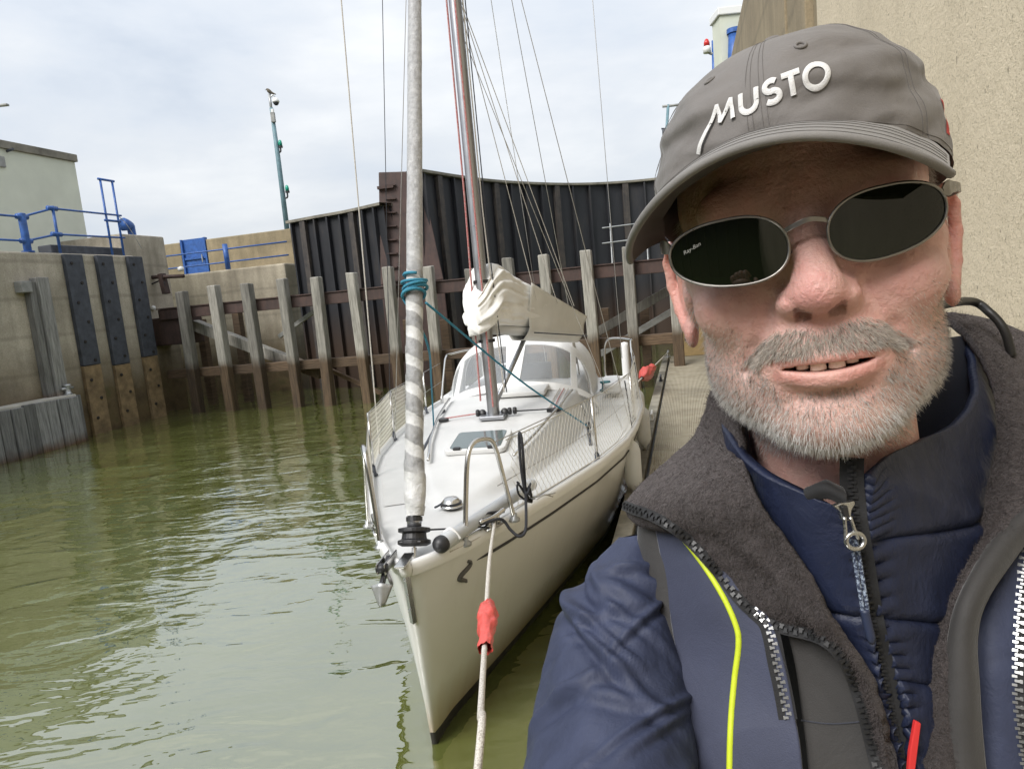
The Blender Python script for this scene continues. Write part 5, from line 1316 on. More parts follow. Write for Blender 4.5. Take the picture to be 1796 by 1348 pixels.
for f0, t_ in ((.33, .66), (-.42, .70), (1.5, .66)):
    c0 = crown_n(f0, t_, .02); a = crown(f0 + .03, t_) - crown(f0 - .03, t_); a /= np.linalg.norm(a); c_ = crown(f0, t_ + .02) - crown(f0, t_ - .02); c_ /= np.linalg.norm(c_)
    MB().tube(CL(np.array([c0 + .27 * (math.cos(q) * a + math.sin(q) * c_) for q in np.linspace(0, 6.283, 24, endpoint=False)])), .0009, 8, close=True).build('eyelet', M['cap'], CROWN, smooth=True)
MB().lathe([(0, 0), (.006, 0), (.0065, .002), (.004, .004), (0, .0045)], CL(np.array([0, -.3, 14.45])), HR[:, 2], 16).build('top_button', M['cap'], CAP, smooth=True)
# brim
def brim(a, b_, off=0.):
    f = a * 1.42
    r0 = crown(f, 0.0); r0 = r0 + (np.array([0, -.3, r0[2]]) - r0) * .012
    ex = 8.05 * math.sin(a * 1.18) / math.sin(1.18); ey = 15.6 - .052 * ex * ex - 2.2 * abs(a) ** 5; ez = 6.75 - .05 * ex * ex - .15 * abs(a) ** 6
    e = np.array([ex, ey, ez])
    p = r0 + (e - r0) * b_; p[2] += .55 * math.sin(b_ * math.pi) * (1 - .5 * abs(a)) + off + .05 * math.sin(b_ * 40) * 0
    return p
na_, nb2 = 70, 18
top_ = np.array([[brim(a, q) for q in np.linspace(0, 1, nb2)] for a in np.linspace(-1, 1, na_)]); bot_ = top_.copy(); bot_[..., 2] -= .32
BRIM = MB().grid(CL(top_)).build('brim', M['brim'], CAP, smooth=True)
MB().grid(CL(bot_)).build('brim_underside', M['brimu'], BRIM, smooth=True)
edge = np.array([brim(a, 1.0, -.16) for a in np.linspace(-1, 1, 90)])
MB().tube(CL(edge), .0022, 10).build('brim_binding', M['brim'], BRIM, smooth=True)
for q in (.95, .86, .77, .68, .59):
    MB().tube(CL(np.array([brim(a, q, .015) for a in np.linspace(-.97, .97, 80)])), .00018, 5).build('stitch_line', M['seam'], BRIM)
MB().tube(CL(np.array([brim(a, 1.0, -.30) + np.array([0, .05, 0]) for a in np.linspace(-1, 1, 90)])), .0005, 5).build('binding_seam', M['seam'], BRIM)
# embroidered letters MUSTO
def arcp(cx_, cy_, rx, ry, a0, a1, n=16): return [(cx_ + rx * math.cos(math.radians(a)), cy_ + ry * math.sin(math.radians(a))) for a in np.linspace(a0, a1, n)]
LET = [[(-.75, -.85), (.0, .28), (.48, 1.0), (.62, .55), (.66, .12), (1.0, .55), (1.36, 1.0), (1.42, .5), (1.46, 0.)],
       [(1.92, 1.0), (1.90, .42)] + arcp(2.32, .42, .42, .42, 180, 360, 14) + [(2.74, .45), (2.78, 1.0)],
       arcp(3.55, .75, .33, .25, 40, 270, 14) + arcp(3.55, .26, .36, .26, 90, -140, 14),
       [(4.10, .98), (5.02, .98)], [(4.56, .95), (4.56, 0.)],
       arcp(5.78, .5, .55, .5, 90, 450, 40)]
names_ = ['letter_m', 'letter_u', 'letter_s', 'letter_t', 'letter_t', 'letter_o']
zb0 = rimz(0)
def text_pt(x, y, off):
    xx = (x - 2.70) * 1.12; f = xx / 9.6 + .0
    z = zb0 + 1.75 + y * 1.12 + .045 * xx; z0 = rimz(f); top = 14.5 - .3 * math.cos(f)
    return crown_n(f, (z - z0) / (top - z0), off)
for nm, st in zip(names_, LET):
    P = cr(st, 60) if nm in ('letter_u', 'letter_s', 'letter_o') else np.concatenate([np.array(a) + (np.array(c) - np.array(a)) * np.linspace(0, 1, 10)[:, None] for a, c in zip(st[:-1], st[1:])])
    if nm == 'letter_t': P = np.array(st[0]) + (np.array(st[1]) - np.array(st[0])) * np.linspace(0, 1, 20)[:, None]
    tn = np.gradient(P, axis=0); tn /= np.linalg.norm(tn, axis=1)[:, None] + 1e-9; nr_ = np.stack([-tn[:, 1], tn[:, 0]], 1)
    hw = .14 if nm != 'letter_m' else .125
    G = [[text_pt(*(p + q * hw * n_), (.13 if nm == 'letter_m' else .06) + .05 * math.sqrt(max(0, 1 - (q * .96) ** 2))) for q in np.linspace(-1, 1, 9)] for p, n_ in zip(P, nr_)]
    MB().grid(CL(np.array(G))).build('embroidered_letter', M['thread_w'], CROWN, smooth=True)
# red patch on the side
P = [(1.36 + .035 * math.sin(q * 3.1), .10 + .20 * q) for q in np.linspace(0, 1, 14)]
G = [[crown_n(f + w_, t_, .04) for w_ in (-.03, -.01, .012, .035)] for f, t_ in P]
MB().grid(CL(np.array(G))).build('red_side_patch', simple('red_embroidery', (.55, .03, .03), .6, bmp=.4, bscale=1200., bd=.001), CROWN, smooth=True)

# ---------------- sunglasses
SG = thing('sunglasses', 'dark oval sunglasses with a thin metal frame worn by the man', 'sunglasses', HL((0, 10.5, 2)))
M['gframe'] = simple('brushed_frame_metal', (.27, .255, .235), .36, 1., var=.1, scale=90.)
mt, t, b_ = new_mat('dark_green_lens'); b_.inputs['Base Color'].default_value = (.006, .008, .004, 1); b_.inputs['Roughness'].default_value = .03; b_.inputs['Specular IOR Level'].default_value = .5; M['lens'] = mt
GY = math.radians(10)
def gy(p): x, y, z = p; return (x * math.cos(GY) + (y - 11) * math.sin(GY), 11 - x * math.sin(GY) + (y - 11) * math.cos(GY), z)
def lens_pt(sg, a, r):
    x = 2.92 * math.copysign(abs(math.cos(a)) ** .86, math.cos(a)) * r; z = 1.72 * math.copysign(abs(math.sin(a)) ** .90, math.sin(a)) * r
    z *= 1 - .035 * x; z += .055 * x * 1.0 - .018 * x * abs(x) * 0; z += .10 * max(0, x) ** 1.2 * (.35 if z > 0 else .15) * r
    xx = (3.95 if sg < 0 else 3.78) + x; y = 11.05 - .028 * max(0, xx - .8) ** 2 + .12 * (1 - r * r) - .06 * (z) * .3
    return gy((sg * xx, y, 2.08 + z))
for sg in (-1, 1):
    G = [[HL(lens_pt(sg, a, r)) for a in np.linspace(0, 2 * math.pi, 72, endpoint=False)] for r in np.linspace(1, .02, 16)]
    bb = MB().grid(G, closeu=True); bb.f.append(tuple(range(15 * 72, 16 * 72)))
    LN = bb.build('lens', M['lens'], SG, smooth=True)
    MB().tube([HL(np.array(lens_pt(sg, a, 1.0)) + (0, .03, 0)) for a in np.linspace(0, 2 * math.pi, 72, endpoint=False)], .0008, 10, close=True).build('lens_rim', M['gframe'], SG, smooth=True)
    # hinge block and temple
    e0 = np.array(lens_pt(sg, .35, 1.0))
    P = [e0 + (sg * .05, -.02, 0), (e0[0] + sg * .35, e0[1] - .25, e0[2] + .12), (e0[0] + sg * .6, e0[1] - .9, e0[2] + .16), (sg * 7.7, e0[1] - 3, e0[2] + .1), (sg * 7.85, 3, e0[2] - .0), (sg * 7.9, .2, e0[2] + .05), (sg * 8.0, -1.8, e0[2] - 1.2)]
    P = cr(np.array(P), 40); G = []
    for i, p in enumerate(P):
        hgt = float(np.interp(i, [0, 4, 9, 18, 39], [.16, .36, .38, .22, .2])); tk = .06
        G.append([HL(p + np.array(o_)) for o_ in ((0, tk, hgt), (sg * tk, 0, hgt), (sg * tk, 0, -hgt), (0, -tk, -hgt), (-sg * tk, 0, -hgt), (-sg * tk, 0, hgt))])
    bb = MB().grid(G, closeu=True); bb.f += [tuple(range(6)), tuple(range(39 * 6, 40 * 6))]
    bb.build('temple', M['gframe'], SG, smooth=False, bevel=.0003)
P = cr([lens_pt(-1, math.pi - .32, 1.0), gy((-.75, 11.35, 2.75)), gy((0, 11.5, 2.92)), gy((.75, 11.35, 2.75)), lens_pt(1, math.pi - .32, 1.0)], 30)
G = [[HL(p + np.array((0, .05 * c_, h))) for c_, h in ((1, .13), (1, -.13), (-1, -.13), (-1, .13))] for p in P]
MB().grid(G, closeu=True).build('bridge', M['gframe'], SG, bevel=.0003)
for sg in (-1, 1):
    MB().tube([HL(p) for p in cr([(sg * 1.15, 10.8, 2.0), (sg * .95, 10.3, 1.6), (sg * 1.0, 9.9, 1.2)], 10)], .0006, 6).build('pad_arm', M['gframe'], SG)
    MB().lathe([(0, 0), (.0028, .0002), (.0035, .001), (.0028, .0018), (0, .002)], HL((sg * 1.02, 9.8, 1.1)), HR[:, 0], 12).build('nose_pad', simple('clear_pad', (.5, .45, .4), .2) if sg < 0 else bpy.data.materials['clear_pad'], SG, smooth=True)
def small_text(body, size, place, mt, parent, name):
    cu = bpy.data.curves.new('txt', 'FONT'); cu.body = body; cu.size = size; cu.resolution_u = 2
    o = bpy.data.objects.new('txt', cu); COL.objects.link(o); bpy.context.view_layer.update()
    me = bpy.data.meshes.new_from_object(o.evaluated_get(bpy.context.evaluated_depsgraph_get())); bpy.data.objects.remove(o)
    for v in me.vertices: v.co = Vector([float(q) for q in place(v.co.x, v.co.y)])
    return link(name, me, mt, parent)
M['print'] = simple('pale_lens_print', (.42, .42, .40), .5)
def lens_print(x, y):
    p = np.array(lens_pt(-1, math.pi, .0)); xx = -6.15 + x * .94 - y * .0; zz = 2.45 + x * .34 + y
    yy = 11.05 - .028 * max(0, -xx - .8) ** 2 + .15
    return HL(gy((xx, yy, zz)))
small_text('Ray-Ban', .30, lens_print, M['print'], SG, 'lens_lettering')
# ================================================================== CLOTHES
def nylon(name, c, rough=.36, fold=.35):
    mt, t, b = new_mat(name); p = objc(t)
    n = noise(t, p, 30., 5., .6, None, .8); rip = noise(t, p, 1600., 1., .5)
    t.links.new(ramp(t, n, [(.3, tuple(x * .82 for x in c)), (.7, tuple(x * 1.15 for x in c))]), b.inputs['Base Color'])
    b.inputs['Roughness'].default_value = rough; b.inputs['Specular IOR Level'].default_value = .3
    bump(t, b, rip, .12, .0006); bump(t, b, n, fold, .006); bump(t, b, noise(t, p, 75., 5., .6, (1, 1, .5), 1.5), .35, .003); return mt
M['puff'] = nylon('navy_puffer_nylon', (.015, .020, .045), .44); M['sleeve'] = nylon('navy_sleeve_nylon', (.038, .046, .084), .6, .2)
M['twill'] = fabric('navy_twill', (.040, .046, .080), .7, 1100., .25, .12); M['char'] = fabric('charcoal_softshell', (.036, .034, .033), .75, 1200., .2, .15)
M['inner'] = fabric('dark_navy_lining', (.012, .015, .028), .7, 900., .2)
mt, t, b_ = new_mat('charcoal_fleece'); p_ = objc(t)
fz_ = noise(t, p_, 420., 5., .75); fz2 = noise(t, p_, 95., 4., .7)
t.links.new(ramp(t, math_(t, 'ADD', math_(t, 'MULTIPLY', fz_, .6), math_(t, 'MULTIPLY', fz2, .4)), [(.32, (.012, .010, .010)), (.5, (.032, .026, .026)), (.68, (.065, .053, .051))]), b_.inputs['Base Color'])
b_.inputs['Roughness'].default_value = .95; b_.inputs['Sheen Weight'].default_value = .22; b_.inputs['Sheen Roughness'].default_value = .6; b_.inputs['Sheen Tint'].default_value = (.8, .7, .68, 1)
bump(t, b_, fz_, 1., .003); bump(t, b_, fz2, .8, .006); M['fleece'] = mt
M['lime'] = simple('lime_piping', (.56, .66, .03), .5); M['zipk'] = simple('black_zip_teeth', (.018, .018, .019), .42, spec=.4); M['zips'] = simple('silver_zip_teeth', (.45, .45, .44), .3, .8)
M['tape'] = fabric('black_zip_tape', (.012, .012, .013), .8, 900.)
def patch(rows, n, m_, disp=None, back=None):
    """smooth sheet through rows of (u, v, depth) points; disp(a, b) moves it towards the camera in metres"""
    R_ = [cr(np.array([D(q[0], q[1], q[2] + (back(i / (len(r) - 1)) if back else 0)) for i, q in enumerate(r)]), m_) for r in rows]
    A = np.array(R_); G = np.stack([cr(A[:, j], n) for j in range(m_)], 1)
    du = np.gradient(G, axis=1); dv = np.gradient(G, axis=0); nn = np.cross(du, dv); nn /= np.linalg.norm(nn, axis=2)[..., None] + 1e-12
    tow = CAM - G; s_ = np.sign((nn * tow).sum(2))[..., None]; nn = nn * s_
    if disp is not None:
        d = np.array([[disp(j / (m_ - 1), i / (n - 1), G[i, j]) for j in range(m_)] for i in range(n)]); G = G + nn * d[..., None]
    return G, nn
def pxs(G):
    c = (G.reshape(-1, 3) - CAM) @ RW; return np.stack([CX + F * c[:, 0] / c[:, 2], CY + F * c[:, 1] / c[:, 2]], 1)
def on_sheet(G, nn, uv_list, off):
    Q = pxs(G); out = []
    for u, v in uv_list:
        d = (Q[:, 0] - u) ** 2 + (Q[:, 1] - v) ** 2; i = np.argsort(d)[:4]; w_ = 1 / (d[i] + 1); w_ /= w_.sum()
        dd_ = ((G.reshape(-1, 3)[i] - CAM) @ (RW @ np.array([0, 0, 1.]))) @ w_
        out.append(D(u, v, dd_) + (nn.reshape(-1, 3)[i] * w_[:, None]).sum(0) * off)
    return np.array(out)
def wn(p, s, o=0.): return mnoise.noise(Vector((p[0] * s + o, p[1] * s, p[2] * s)))
def ridge(p, d, s, o): # creases running across direction d
    q = p @ d; return abs(math.sin(q * s + 1.6 * wn(p, 9., o) + 2.2 * wn(p, 4., o + 5)))
JK = MB(); 
# jacket torso: closed body under the open fronts, down to the hips
def loop(c, a, b, z, n=48, tw=0.):
    e = [math.copysign(abs(math.cos(q)) ** .8, math.cos(q)) for q in np.linspace(0, 6.2832, n, endpoint=False)]; f = [math.copysign(abs(math.sin(q)) ** .8, math.sin(q)) for q in np.linspace(0, 6.2832, n, endpoint=False)]
    fx = np.array([HR[0, 0], HR[1, 0], 0]); fx /= np.linalg.norm(fx); fy = np.array([HR[0, 1], HR[1, 1], 0]); fy /= np.linalg.norm(fy)
    return [np.array([c[0], c[1], z]) + fx * a * x + fy * b * y for x, y in zip(e, f)]
tc_ = np.array([.262, .615])
G = [loop(tc_, a, b, z) for z, a, b in ((2.085, .06, .065), (2.06, .085, .08), (2.03, .115, .092), (1.99, .145, .104), (1.93, .165, .115), (1.84, .19, .125), (1.7, .21, .13), (1.5, .215, .13), (1.32, .215, .135), (1.2, .22, .14), (1.19, .2, .12))]
JACKET = MB().grid(G, closeu=True).build('jacket', M['inner'], MAN, smooth=True)
tag(JACKET, 'navy and charcoal jacket with open fleece collar')
# left chest of the outer jacket
def d_chest(a, b, p): return .0035 * wn(p, 14.) + .004 * (1 - ridge(p, np.array([.5, .3, .9]), 34., 2.)) * (.3 + .7 * b) * math.sin(a * 3.14)
GC, NC = patch([[(1150, 893, .525), (1185, 903, .505), (1232, 935, .485)], [(1160, 975, .512), (1220, 965, .482), (1285, 995, .462)], [(1172, 1060, .50), (1250, 1050, .467), (1345, 1075, .447)], [(1188, 1150, .487), (1280, 1150, .457), (1372, 1150, .436)], [(1205, 1250, .472), (1300, 1250, .447), (1392, 1250, .428)], [(1215, 1330, .46), (1305, 1330, .44), (1405, 1330, .42)], [(1220, 1520, .44), (1310, 1520, .425), (1420, 1520, .41)]], 90, 50, d_chest)
CHEST = MB().grid(GC).build('chest_panel', M['twill'], JACKET, smooth=True, solid=.003, off=0)
pipe = on_sheet(GC, NC, cr([(1157, 908), (1185, 927), (1230, 982), (1268, 1042), (1292, 1095), (1297, 1130), (1290, 1190), (1284, 1260), (1281, 1348), (1280, 1500)], 70)[:, :2], .0012)
MB().tube(pipe, .0021, 8).build('lime_piping', M['lime'], JACKET, smooth=True)
sm = on_sheet(GC, NC, cr([(1300, 1060), (1318, 1120), (1323, 1200), (1323, 1348), (1325, 1480)], 30), .0006); MB().tube(sm, .0006, 5).build('seam_line', M['inner'], CHEST)
# charcoal band round the armhole
GA, NA_ = patch([[(1122, 925, .545), (1140, 905, .535), (1166, 905, .522)], [(1120, 1000, .535), (1150, 990, .520), (1176, 985, .506)], [(1135, 1100, .517), (1165, 1090, .505), (1192, 1080, .494)], [(1155, 1180, .503), (1185, 1170, .492), (1206, 1160, .482)], [(1185, 1265, .487), (1205, 1255, .477), (1218, 1250, .469)], [(1212, 1345, .470), (1222, 1335, .462), (1228, 1330, .457)], [(1225, 1520, .45), (1228, 1520, .442), (1230, 1520, .438)]], 70, 16, lambda a, b, p: .004 * math.sin(a * 3.14) + .002 * wn(p, 20.))
MB().grid(GA).build('armhole_band', M['char'], JACKET, smooth=True, solid=.003, off=0)
# sleeve
def sleeve_rows():
    S_ = [((1118, 938), 30, .565, .02, 10), ((1105, 985), 62, .565, .04, 0), ((1092, 1050), 100, .555, .055, 0), ((1085, 1120), 122, .54, .065, 0), ((1082, 1200), 138, .52, .07, 0), ((1078, 1275), 150, .495, .07, 0), ((1070, 1350), 160, .47, .07, 0), ((1050, 1450), 170, .435, .066, 0), ((1000, 1570), 180, .385, .06, 0), ((930, 1720), 190, .325, .052, 0)]
    rows = []
    for (u, v), hw, d, hd, _ in S_:
        # the arm leans: the section plane follows the arm axis
        row = []
        for q in np.linspace(0, 2 * math.pi, 16, endpoint=False):
            row.append(D(u + hw * math.cos(q), v + .18 * hw * -math.cos(q), d - hd * math.sin(q)))
        rows.append(row)
    return np.array(rows)
A = sleeve_rows(); A2 = np.stack([cr(A[:, j], 150) for j in range(16)], 1)
nA = 120; A3 = np.stack([cr(np.concatenate([A2[i, -2:], A2[i], A2[i, :3]]), (16 + 4) * 8 + 1)[16:16 + 128] for i in range(150)])
du = np.roll(A3, -1, 1) - np.roll(A3, 1, 1); dv = np.gradient(A3, axis=0); nn = np.cross(du, dv); nn /= np.linalg.norm(nn, axis=2)[..., None] + 1e-9
cen = A3.mean(1, keepdims=True); nn *= np.sign((nn * (A3 - cen)).sum(2))[..., None]
arm = A3.mean(1); Dm = np.zeros(A3.shape[:2])
rng = random.Random(11)
folds = [(rng.uniform(.12, .8), rng.uniform(-.55, -.15) if k % 3 else rng.uniform(.1, .35), rng.uniform(.6, 2.4), rng.uniform(.5, 1.1), rng.uniform(.012, .026), rng.uniform(.006, .012)) for k in range(22)]
for i in range(150):
    b = i / 149
    for j in range(128):
        a = 2 * math.pi * j / 128                                # 0 = right edge, pi/2 = front, pi = left edge
        h = 0.
        for b0, sl_, a0, wd, th, am in folds:
            x = a - a0
            if abs(x) > wd * 1.6: continue
            y = (b - b0 - sl_ * x * .32 - .05 * x * x) / th
            h += am * math.exp(-y * y) * math.exp(-(x / wd) ** 2) * (1 if True else 0) - .55 * am * math.exp(-((y - 1.7) ** 2)) * math.exp(-(x / wd) ** 2)
        p = A3[i, j]
        Dm[i, j] = h * .55 + .004 * wn(p, 16.) + .0022 * wn(p, 45., 3.)
A3 = A3 + nn * Dm[..., None]
SL = MB().grid(A3, closeu=True)
SLEEVE = SL.build('sleeve', M['sleeve'], JACKET, smooth=True)
# fleece collar, both sides
def d_fl(a, b, p): return .003 + .004 * wn(p, 18.) + .0012 * wn(p, 90.) + .0008 * wn(p, 190., 4.)
def d_flL(a, b, p): return d_fl(a, b, p) + .007 * math.exp(-((a - .55 - .25 * b) / .16) ** 2) * math.exp(-((b - .40) / .20) ** 2) + .0065 * math.exp(-((a - .2) / .2) ** 2) * math.exp(-((b - .33) / .16) ** 2)
GFL, NFL = patch([[(1262, 690, .545), (1272, 695, .53), (1280, 700, .515), (1300, 705, .50)], [(1228, 775, .545), (1250, 780, .51), (1278, 790, .482), (1310, 805, .458)], [(1116, 887, .54), (1175, 880, .49), (1250, 870, .458), (1338, 885, .432)], [(1188, 911, .51), (1245, 922, .472), (1310, 930, .447), (1380, 945, .424)], [(1262, 984, .478), (1315, 985, .455), (1370, 988, .435), (1420, 1005, .416)], [(1325, 1062, .456), (1375, 1058, .44), (1420, 1055, .424), (1460, 1068, .411)], [(1420, 1092, .440), (1450, 1096, .43), (1475, 1098, .418), (1494, 1112, .409)], [(1498, 1150, .433), (1510, 1156, .424), (1520, 1160, .415), (1530, 1166, .408)], [(1530, 1230, .424), (1538, 1232, .418), (1545, 1234, .412), (1552, 1236, .408)], [(1552, 1320, .418), (1558, 1320, .414), (1563, 1320, .41), (1568, 1320, .408)], [(1590, 1500, .408), (1594, 1500, .406), (1598, 1500, .404), (1602, 1500, .402)]], 150, 80, d_flL)
MB().grid(GFL).build('fleece_collar', M['fleece'], JACKET, smooth=True, solid=.006, off=0)
GFR, NFR = patch([[(1640, 560, .60), (1690, 562, .60), (1760, 580, .60), (1850, 620, .60)], [(1692, 590, .565), (1745, 628, .55), (1810, 680, .545), (1870, 715, .55)], [(1738, 682, .525), (1780, 725, .508), (1830, 768, .497), (1885, 800, .50)], [(1755, 785, .498), (1790, 808, .482), (1832, 838, .472), (1885, 868, .472)], [(1737, 888, .475), (1768, 889, .462), (1802, 890, .455), (1850, 900, .46)], [(1702, 985, .453), (1722, 972, .446), (1746, 958, .44), (1775, 945, .44)], [(1655, 1080, .434), (1670, 1070, .429), (1686, 1060, .425), (1698, 1050, .425)], [(1634, 1200, .424), (1645, 1200, .42), (1656, 1200, .418), (1667, 1196, .419)], [(1610, 1400, .414), (1625, 1400, .411), (1640, 1400, .409), (1658, 1400, .41)]], 130, 70, d_fl)
MB().grid(GFR).build('fleece_collar', M['fleece'], JACKET, smooth=True, solid=.006, off=0)
# loose fibres of the fleece
def fibres(G, nn, count, seed):
    rng = np.random.RandomState(seed); a, b = G.shape[:2]
    i = rng.randint(0, a - 1, count); j = rng.randint(0, b - 1, count); u_, v_ = rng.rand(count, 1), rng.rand(count, 1)
    P = G[i, j] * (1 - u_) * (1 - v_) + G[i + 1, j] * u_ * (1 - v_) + G[i, j + 1] * (1 - u_) * v_ + G[i + 1, j + 1] * u_ * v_ + nn[i, j] * .0022
    d = nn[i, j] * .8 + rng.normal(0, .6, (count, 3)); d /= np.linalg.norm(d, axis=1)[:, None]
    x = np.cross(d, rng.normal(size=(count, 3))); x /= np.linalg.norm(x, axis=1)[:, None]; y = np.cross(d, x)
    ln = rng.uniform(.0018, .0040, (count, 1)); V = np.zeros((count, 3, 3, 3))
    for k, (t_, r_) in enumerate(((0, .00016), (.55, .00014), (1, .00004))):
        c = P + ln * (d * t_ + x * .5 * t_ * t_)
        for q in range(3): V[:, k, q] = c + r_ * (math.cos(q * 2.094) * x + math.sin(q * 2.094) * y)
    base = (np.arange(count) * 9)[:, None]
    Fq = np.stack([base[:, 0][:, None] + np.array([k * 3 + q, k * 3 + (q + 1) % 3, k * 3 + 3 + (q + 1) % 3, k * 3 + 3 + q]) for k in range(2) for q in range(3)], 1).reshape(-1, 4)
    o = link('fleece_pile', np_mesh('fleece_pile', V.reshape(-1, 3), Fq), M['fibre'], JACKET, smooth=True); o['kind'] = 'stuff'
M['fibre'] = simple('fleece_fibre', (.075, .062, .060), .8)
fibres(GFL, NFL, 15000, 1); fibres(GFR, NFR, 13000, 2)
# right front: placket, dark gap and navy panel
GP_, NP_ = patch([[(1785, 905, .452), (1812, 893, .449), (1840, 892, .45)], [(1733, 960, .440), (1758, 955, .435), (1788, 962, .437)], [(1688, 1045, .424), (1706, 1040, .419), (1730, 1046, .421)], [(1666, 1115, .419), (1688, 1112, .414), (1712, 1114, .416)], [(1658, 1220, .415), (1688, 1220, .410), (1714, 1220, .412)], [(1652, 1330, .412), (1688, 1330, .407), (1722, 1330, .409)], [(1650, 1500, .405), (1690, 1500, .40), (1735, 1500, .402)]], 80, 24, lambda a, b, p: .0022 * wn(p, 22.) + .002 * math.sin(a * 3.14))
PLK = MB().grid(GP_).build('placket', M['char'], JACKET, smooth=True, solid=.003, off=0)
for a_, k in ((20, .7), (3, .4)):
    MB().tube(np.array([GP_[i, a_] + NP_[i, a_] * .0006 for i in range(80)]), .0005, 5).build('stitch_line', M['inner'], PLK)
GN_, NN_ = patch([[(1725, 960, .475), (1770, 930, .465), (1880, 900, .46)], [(1716, 1060, .447), (1765, 1050, .442), (1880, 1040, .446)], [(1712, 1150, .437), (1765, 1150, .43), (1880, 1150, .437)], [(1715, 1260, .43), (1770, 1260, .423), (1880, 1260, .43)], [(1720, 1500, .418), (1780, 1500, .412), (1890, 1500, .42)]], 70, 40, lambda a, b, p: .003 * wn(p, 18.))
MB().grid(GN_).build('front_panel', M['sleeve'], JACKET, smooth=True, solid=.003, off=0)
# lining flap behind the left zip
GLn, NLn = patch([[(1372, 1070, .452), (1440, 1085, .441), (1500, 1115, .431)], [(1392, 1150, .447), (1455, 1150, .436), (1522, 1172, .425)], [(1405, 1240, .440), (1470, 1240, .43), (1542, 1245, .419)], [(1418, 1340, .431), (1485, 1340, .424), (1560, 1340, .414)], [(1430, 1500, .42), (1500, 1500, .415), (1592, 1500, .406)]], 60, 30, lambda a, b, p: .003 * wn(p, 16.) + .003 * (1 - ridge(p, np.array([.2, .2, 1.]), 26., 7.)))
LIN = MB().grid(GLn).build('lining_flap', M['char'], JACKET, smooth=True, solid=.002, off=-1)
sm = on_sheet(GLn, NLn, cr([(1405, 1262), (1460, 1268), (1530, 1262)], 16), .0006); MB().tube(sm, .0005, 5).build('seam_line', M['inner'], LIN)
# ---- inner puffer jacket
PUF = thing('x', 'x', None) if False else None
def quilt(b0): return 0
def d_puL(a, b, p):
    gather = .0028 * math.sin(b * 150 + 2 * wn(p, 30.)) * math.exp(-((1 - a) / .10) ** 2)
    seam = -.006 * sum(math.exp(-((b - q + .06 * (a - .5)) / .012) ** 2) for q in (.36, .62, .86))
    return .005 * math.sin(a * 3.14) + seam + gather + (.006 * wn(p, 11., 2.) + .005 * (1 - ridge(p, np.array([.6, .2, .8]), 42., 1.))) * min(1, a * 4) + .0015 * wn(p, 50.)
GIL, NIL = patch([[(1262, 712, .515), (1300, 757, .468), (1370, 822, .432), (1440, 868, .414), (1494, 905, .408)], [(1262, 770, .51), (1320, 850, .458), (1400, 925, .428), (1462, 955, .413), (1507, 968, .407)], [(1290, 860, .505), (1360, 955, .452), (1432, 1030, .428), (1490, 1062, .415), (1527, 1077, .409)], [(1340, 960, .495), (1420, 1060, .446), (1490, 1132, .426), (1530, 1152, .416), (1550, 1162, .411)], [(1420, 1090, .485), (1490, 1185, .44), (1540, 1240, .426), (1562, 1262, .416), (1574, 1272, .411)], [(1480, 1250, .475), (1540, 1320, .435), (1572, 1370, .424), (1588, 1390, .415), (1598, 1400, .410)], [(1500, 1400, .46), (1560, 1480, .43), (1590, 1500, .42), (1600, 1500, .412), (1608, 1500, .408)]], 170, 90, d_puL, lambda a: .006 + .014 * max(0, 1 - a * 1.6))
INNER = MB().grid(GIL).build('inner_jacket', M['puff'], MAN, smooth=True, solid=.006, off=0)
tag(INNER, 'shiny navy puffer jacket zipped below the chin')
def d_puR(a, b, p):
    gather = .0028 * math.sin(b * 150 + 2 * wn(p, 30.)) * math.exp(-(a / .09) ** 2)
    seam = -.006 * sum(math.exp(-((b - q - .09 * (a - .5)) / .012) ** 2) for q in (.34, .55, .74))
    return .005 * math.sin(a * 3.14) + seam + gather + (.006 * wn(p, 11., 8.) + .005 * (1 - ridge(p, np.array([.7, .1, .7]), 38., 4.))) * min(1, (1 - a) * 2.5) + .0015 * wn(p, 50.)
GIR, NIR = patch([[(1496, 838, .408), (1540, 802, .422), (1610, 772, .445), (1665, 738, .472), (1697, 665, .515), (1692, 590, .555)], [(1502, 900, .407), (1560, 870, .418), (1630, 850, .438), (1690, 810, .468), (1727, 740, .508), (1735, 655, .55)], [(1511, 970, .407), (1570, 950, .414), (1640, 930, .432), (1705, 900, .460), (1750, 850, .50), (1768, 775, .54)], [(1532, 1080, .409), (1580, 1070, .412), (1640, 1060, .427), (1695, 1040, .452), (1745, 1010, .49), (1775, 960, .53)], [(1556, 1170, .411), (1600, 1170, .414), (1640, 1165, .427), (1682, 1160, .447), (1725, 1150, .48), (1765, 1120, .51)], [(1576, 1270, .411), (1610, 1270, .414), (1645, 1270, .424), (1680, 1270, .44), (1715, 1270, .46), (1750, 1270, .49)], [(1612, 1500, .408), (1640, 1500, .411), (1670, 1500, .42), (1700, 1500, .43), (1730, 1500, .45), (1760, 1500, .47)]], 170, 90, d_puR, lambda a: .006 + .016 * a)
MB().grid(GIR).build('inner_jacket_front', M['puff'], INNER, smooth=True, solid=.006, off=0)
# turned-over collar corner
GT, NT = patch([[(1422, 850, .421), (1448, 838, .413), (1480, 852, .408)], [(1416, 866, .418), (1448, 856, .409), (1484, 874, .404)], [(1428, 880, .416), (1454, 876, .408), (1488, 894, .404)]], 26, 30, lambda a, b, p: .003 * wn(p, 30.) + .004 * math.sin(b * 3.14))
MB().grid(GT).build('collar_corner', M['tape'], INNER, smooth=True, solid=.004, off=-1)
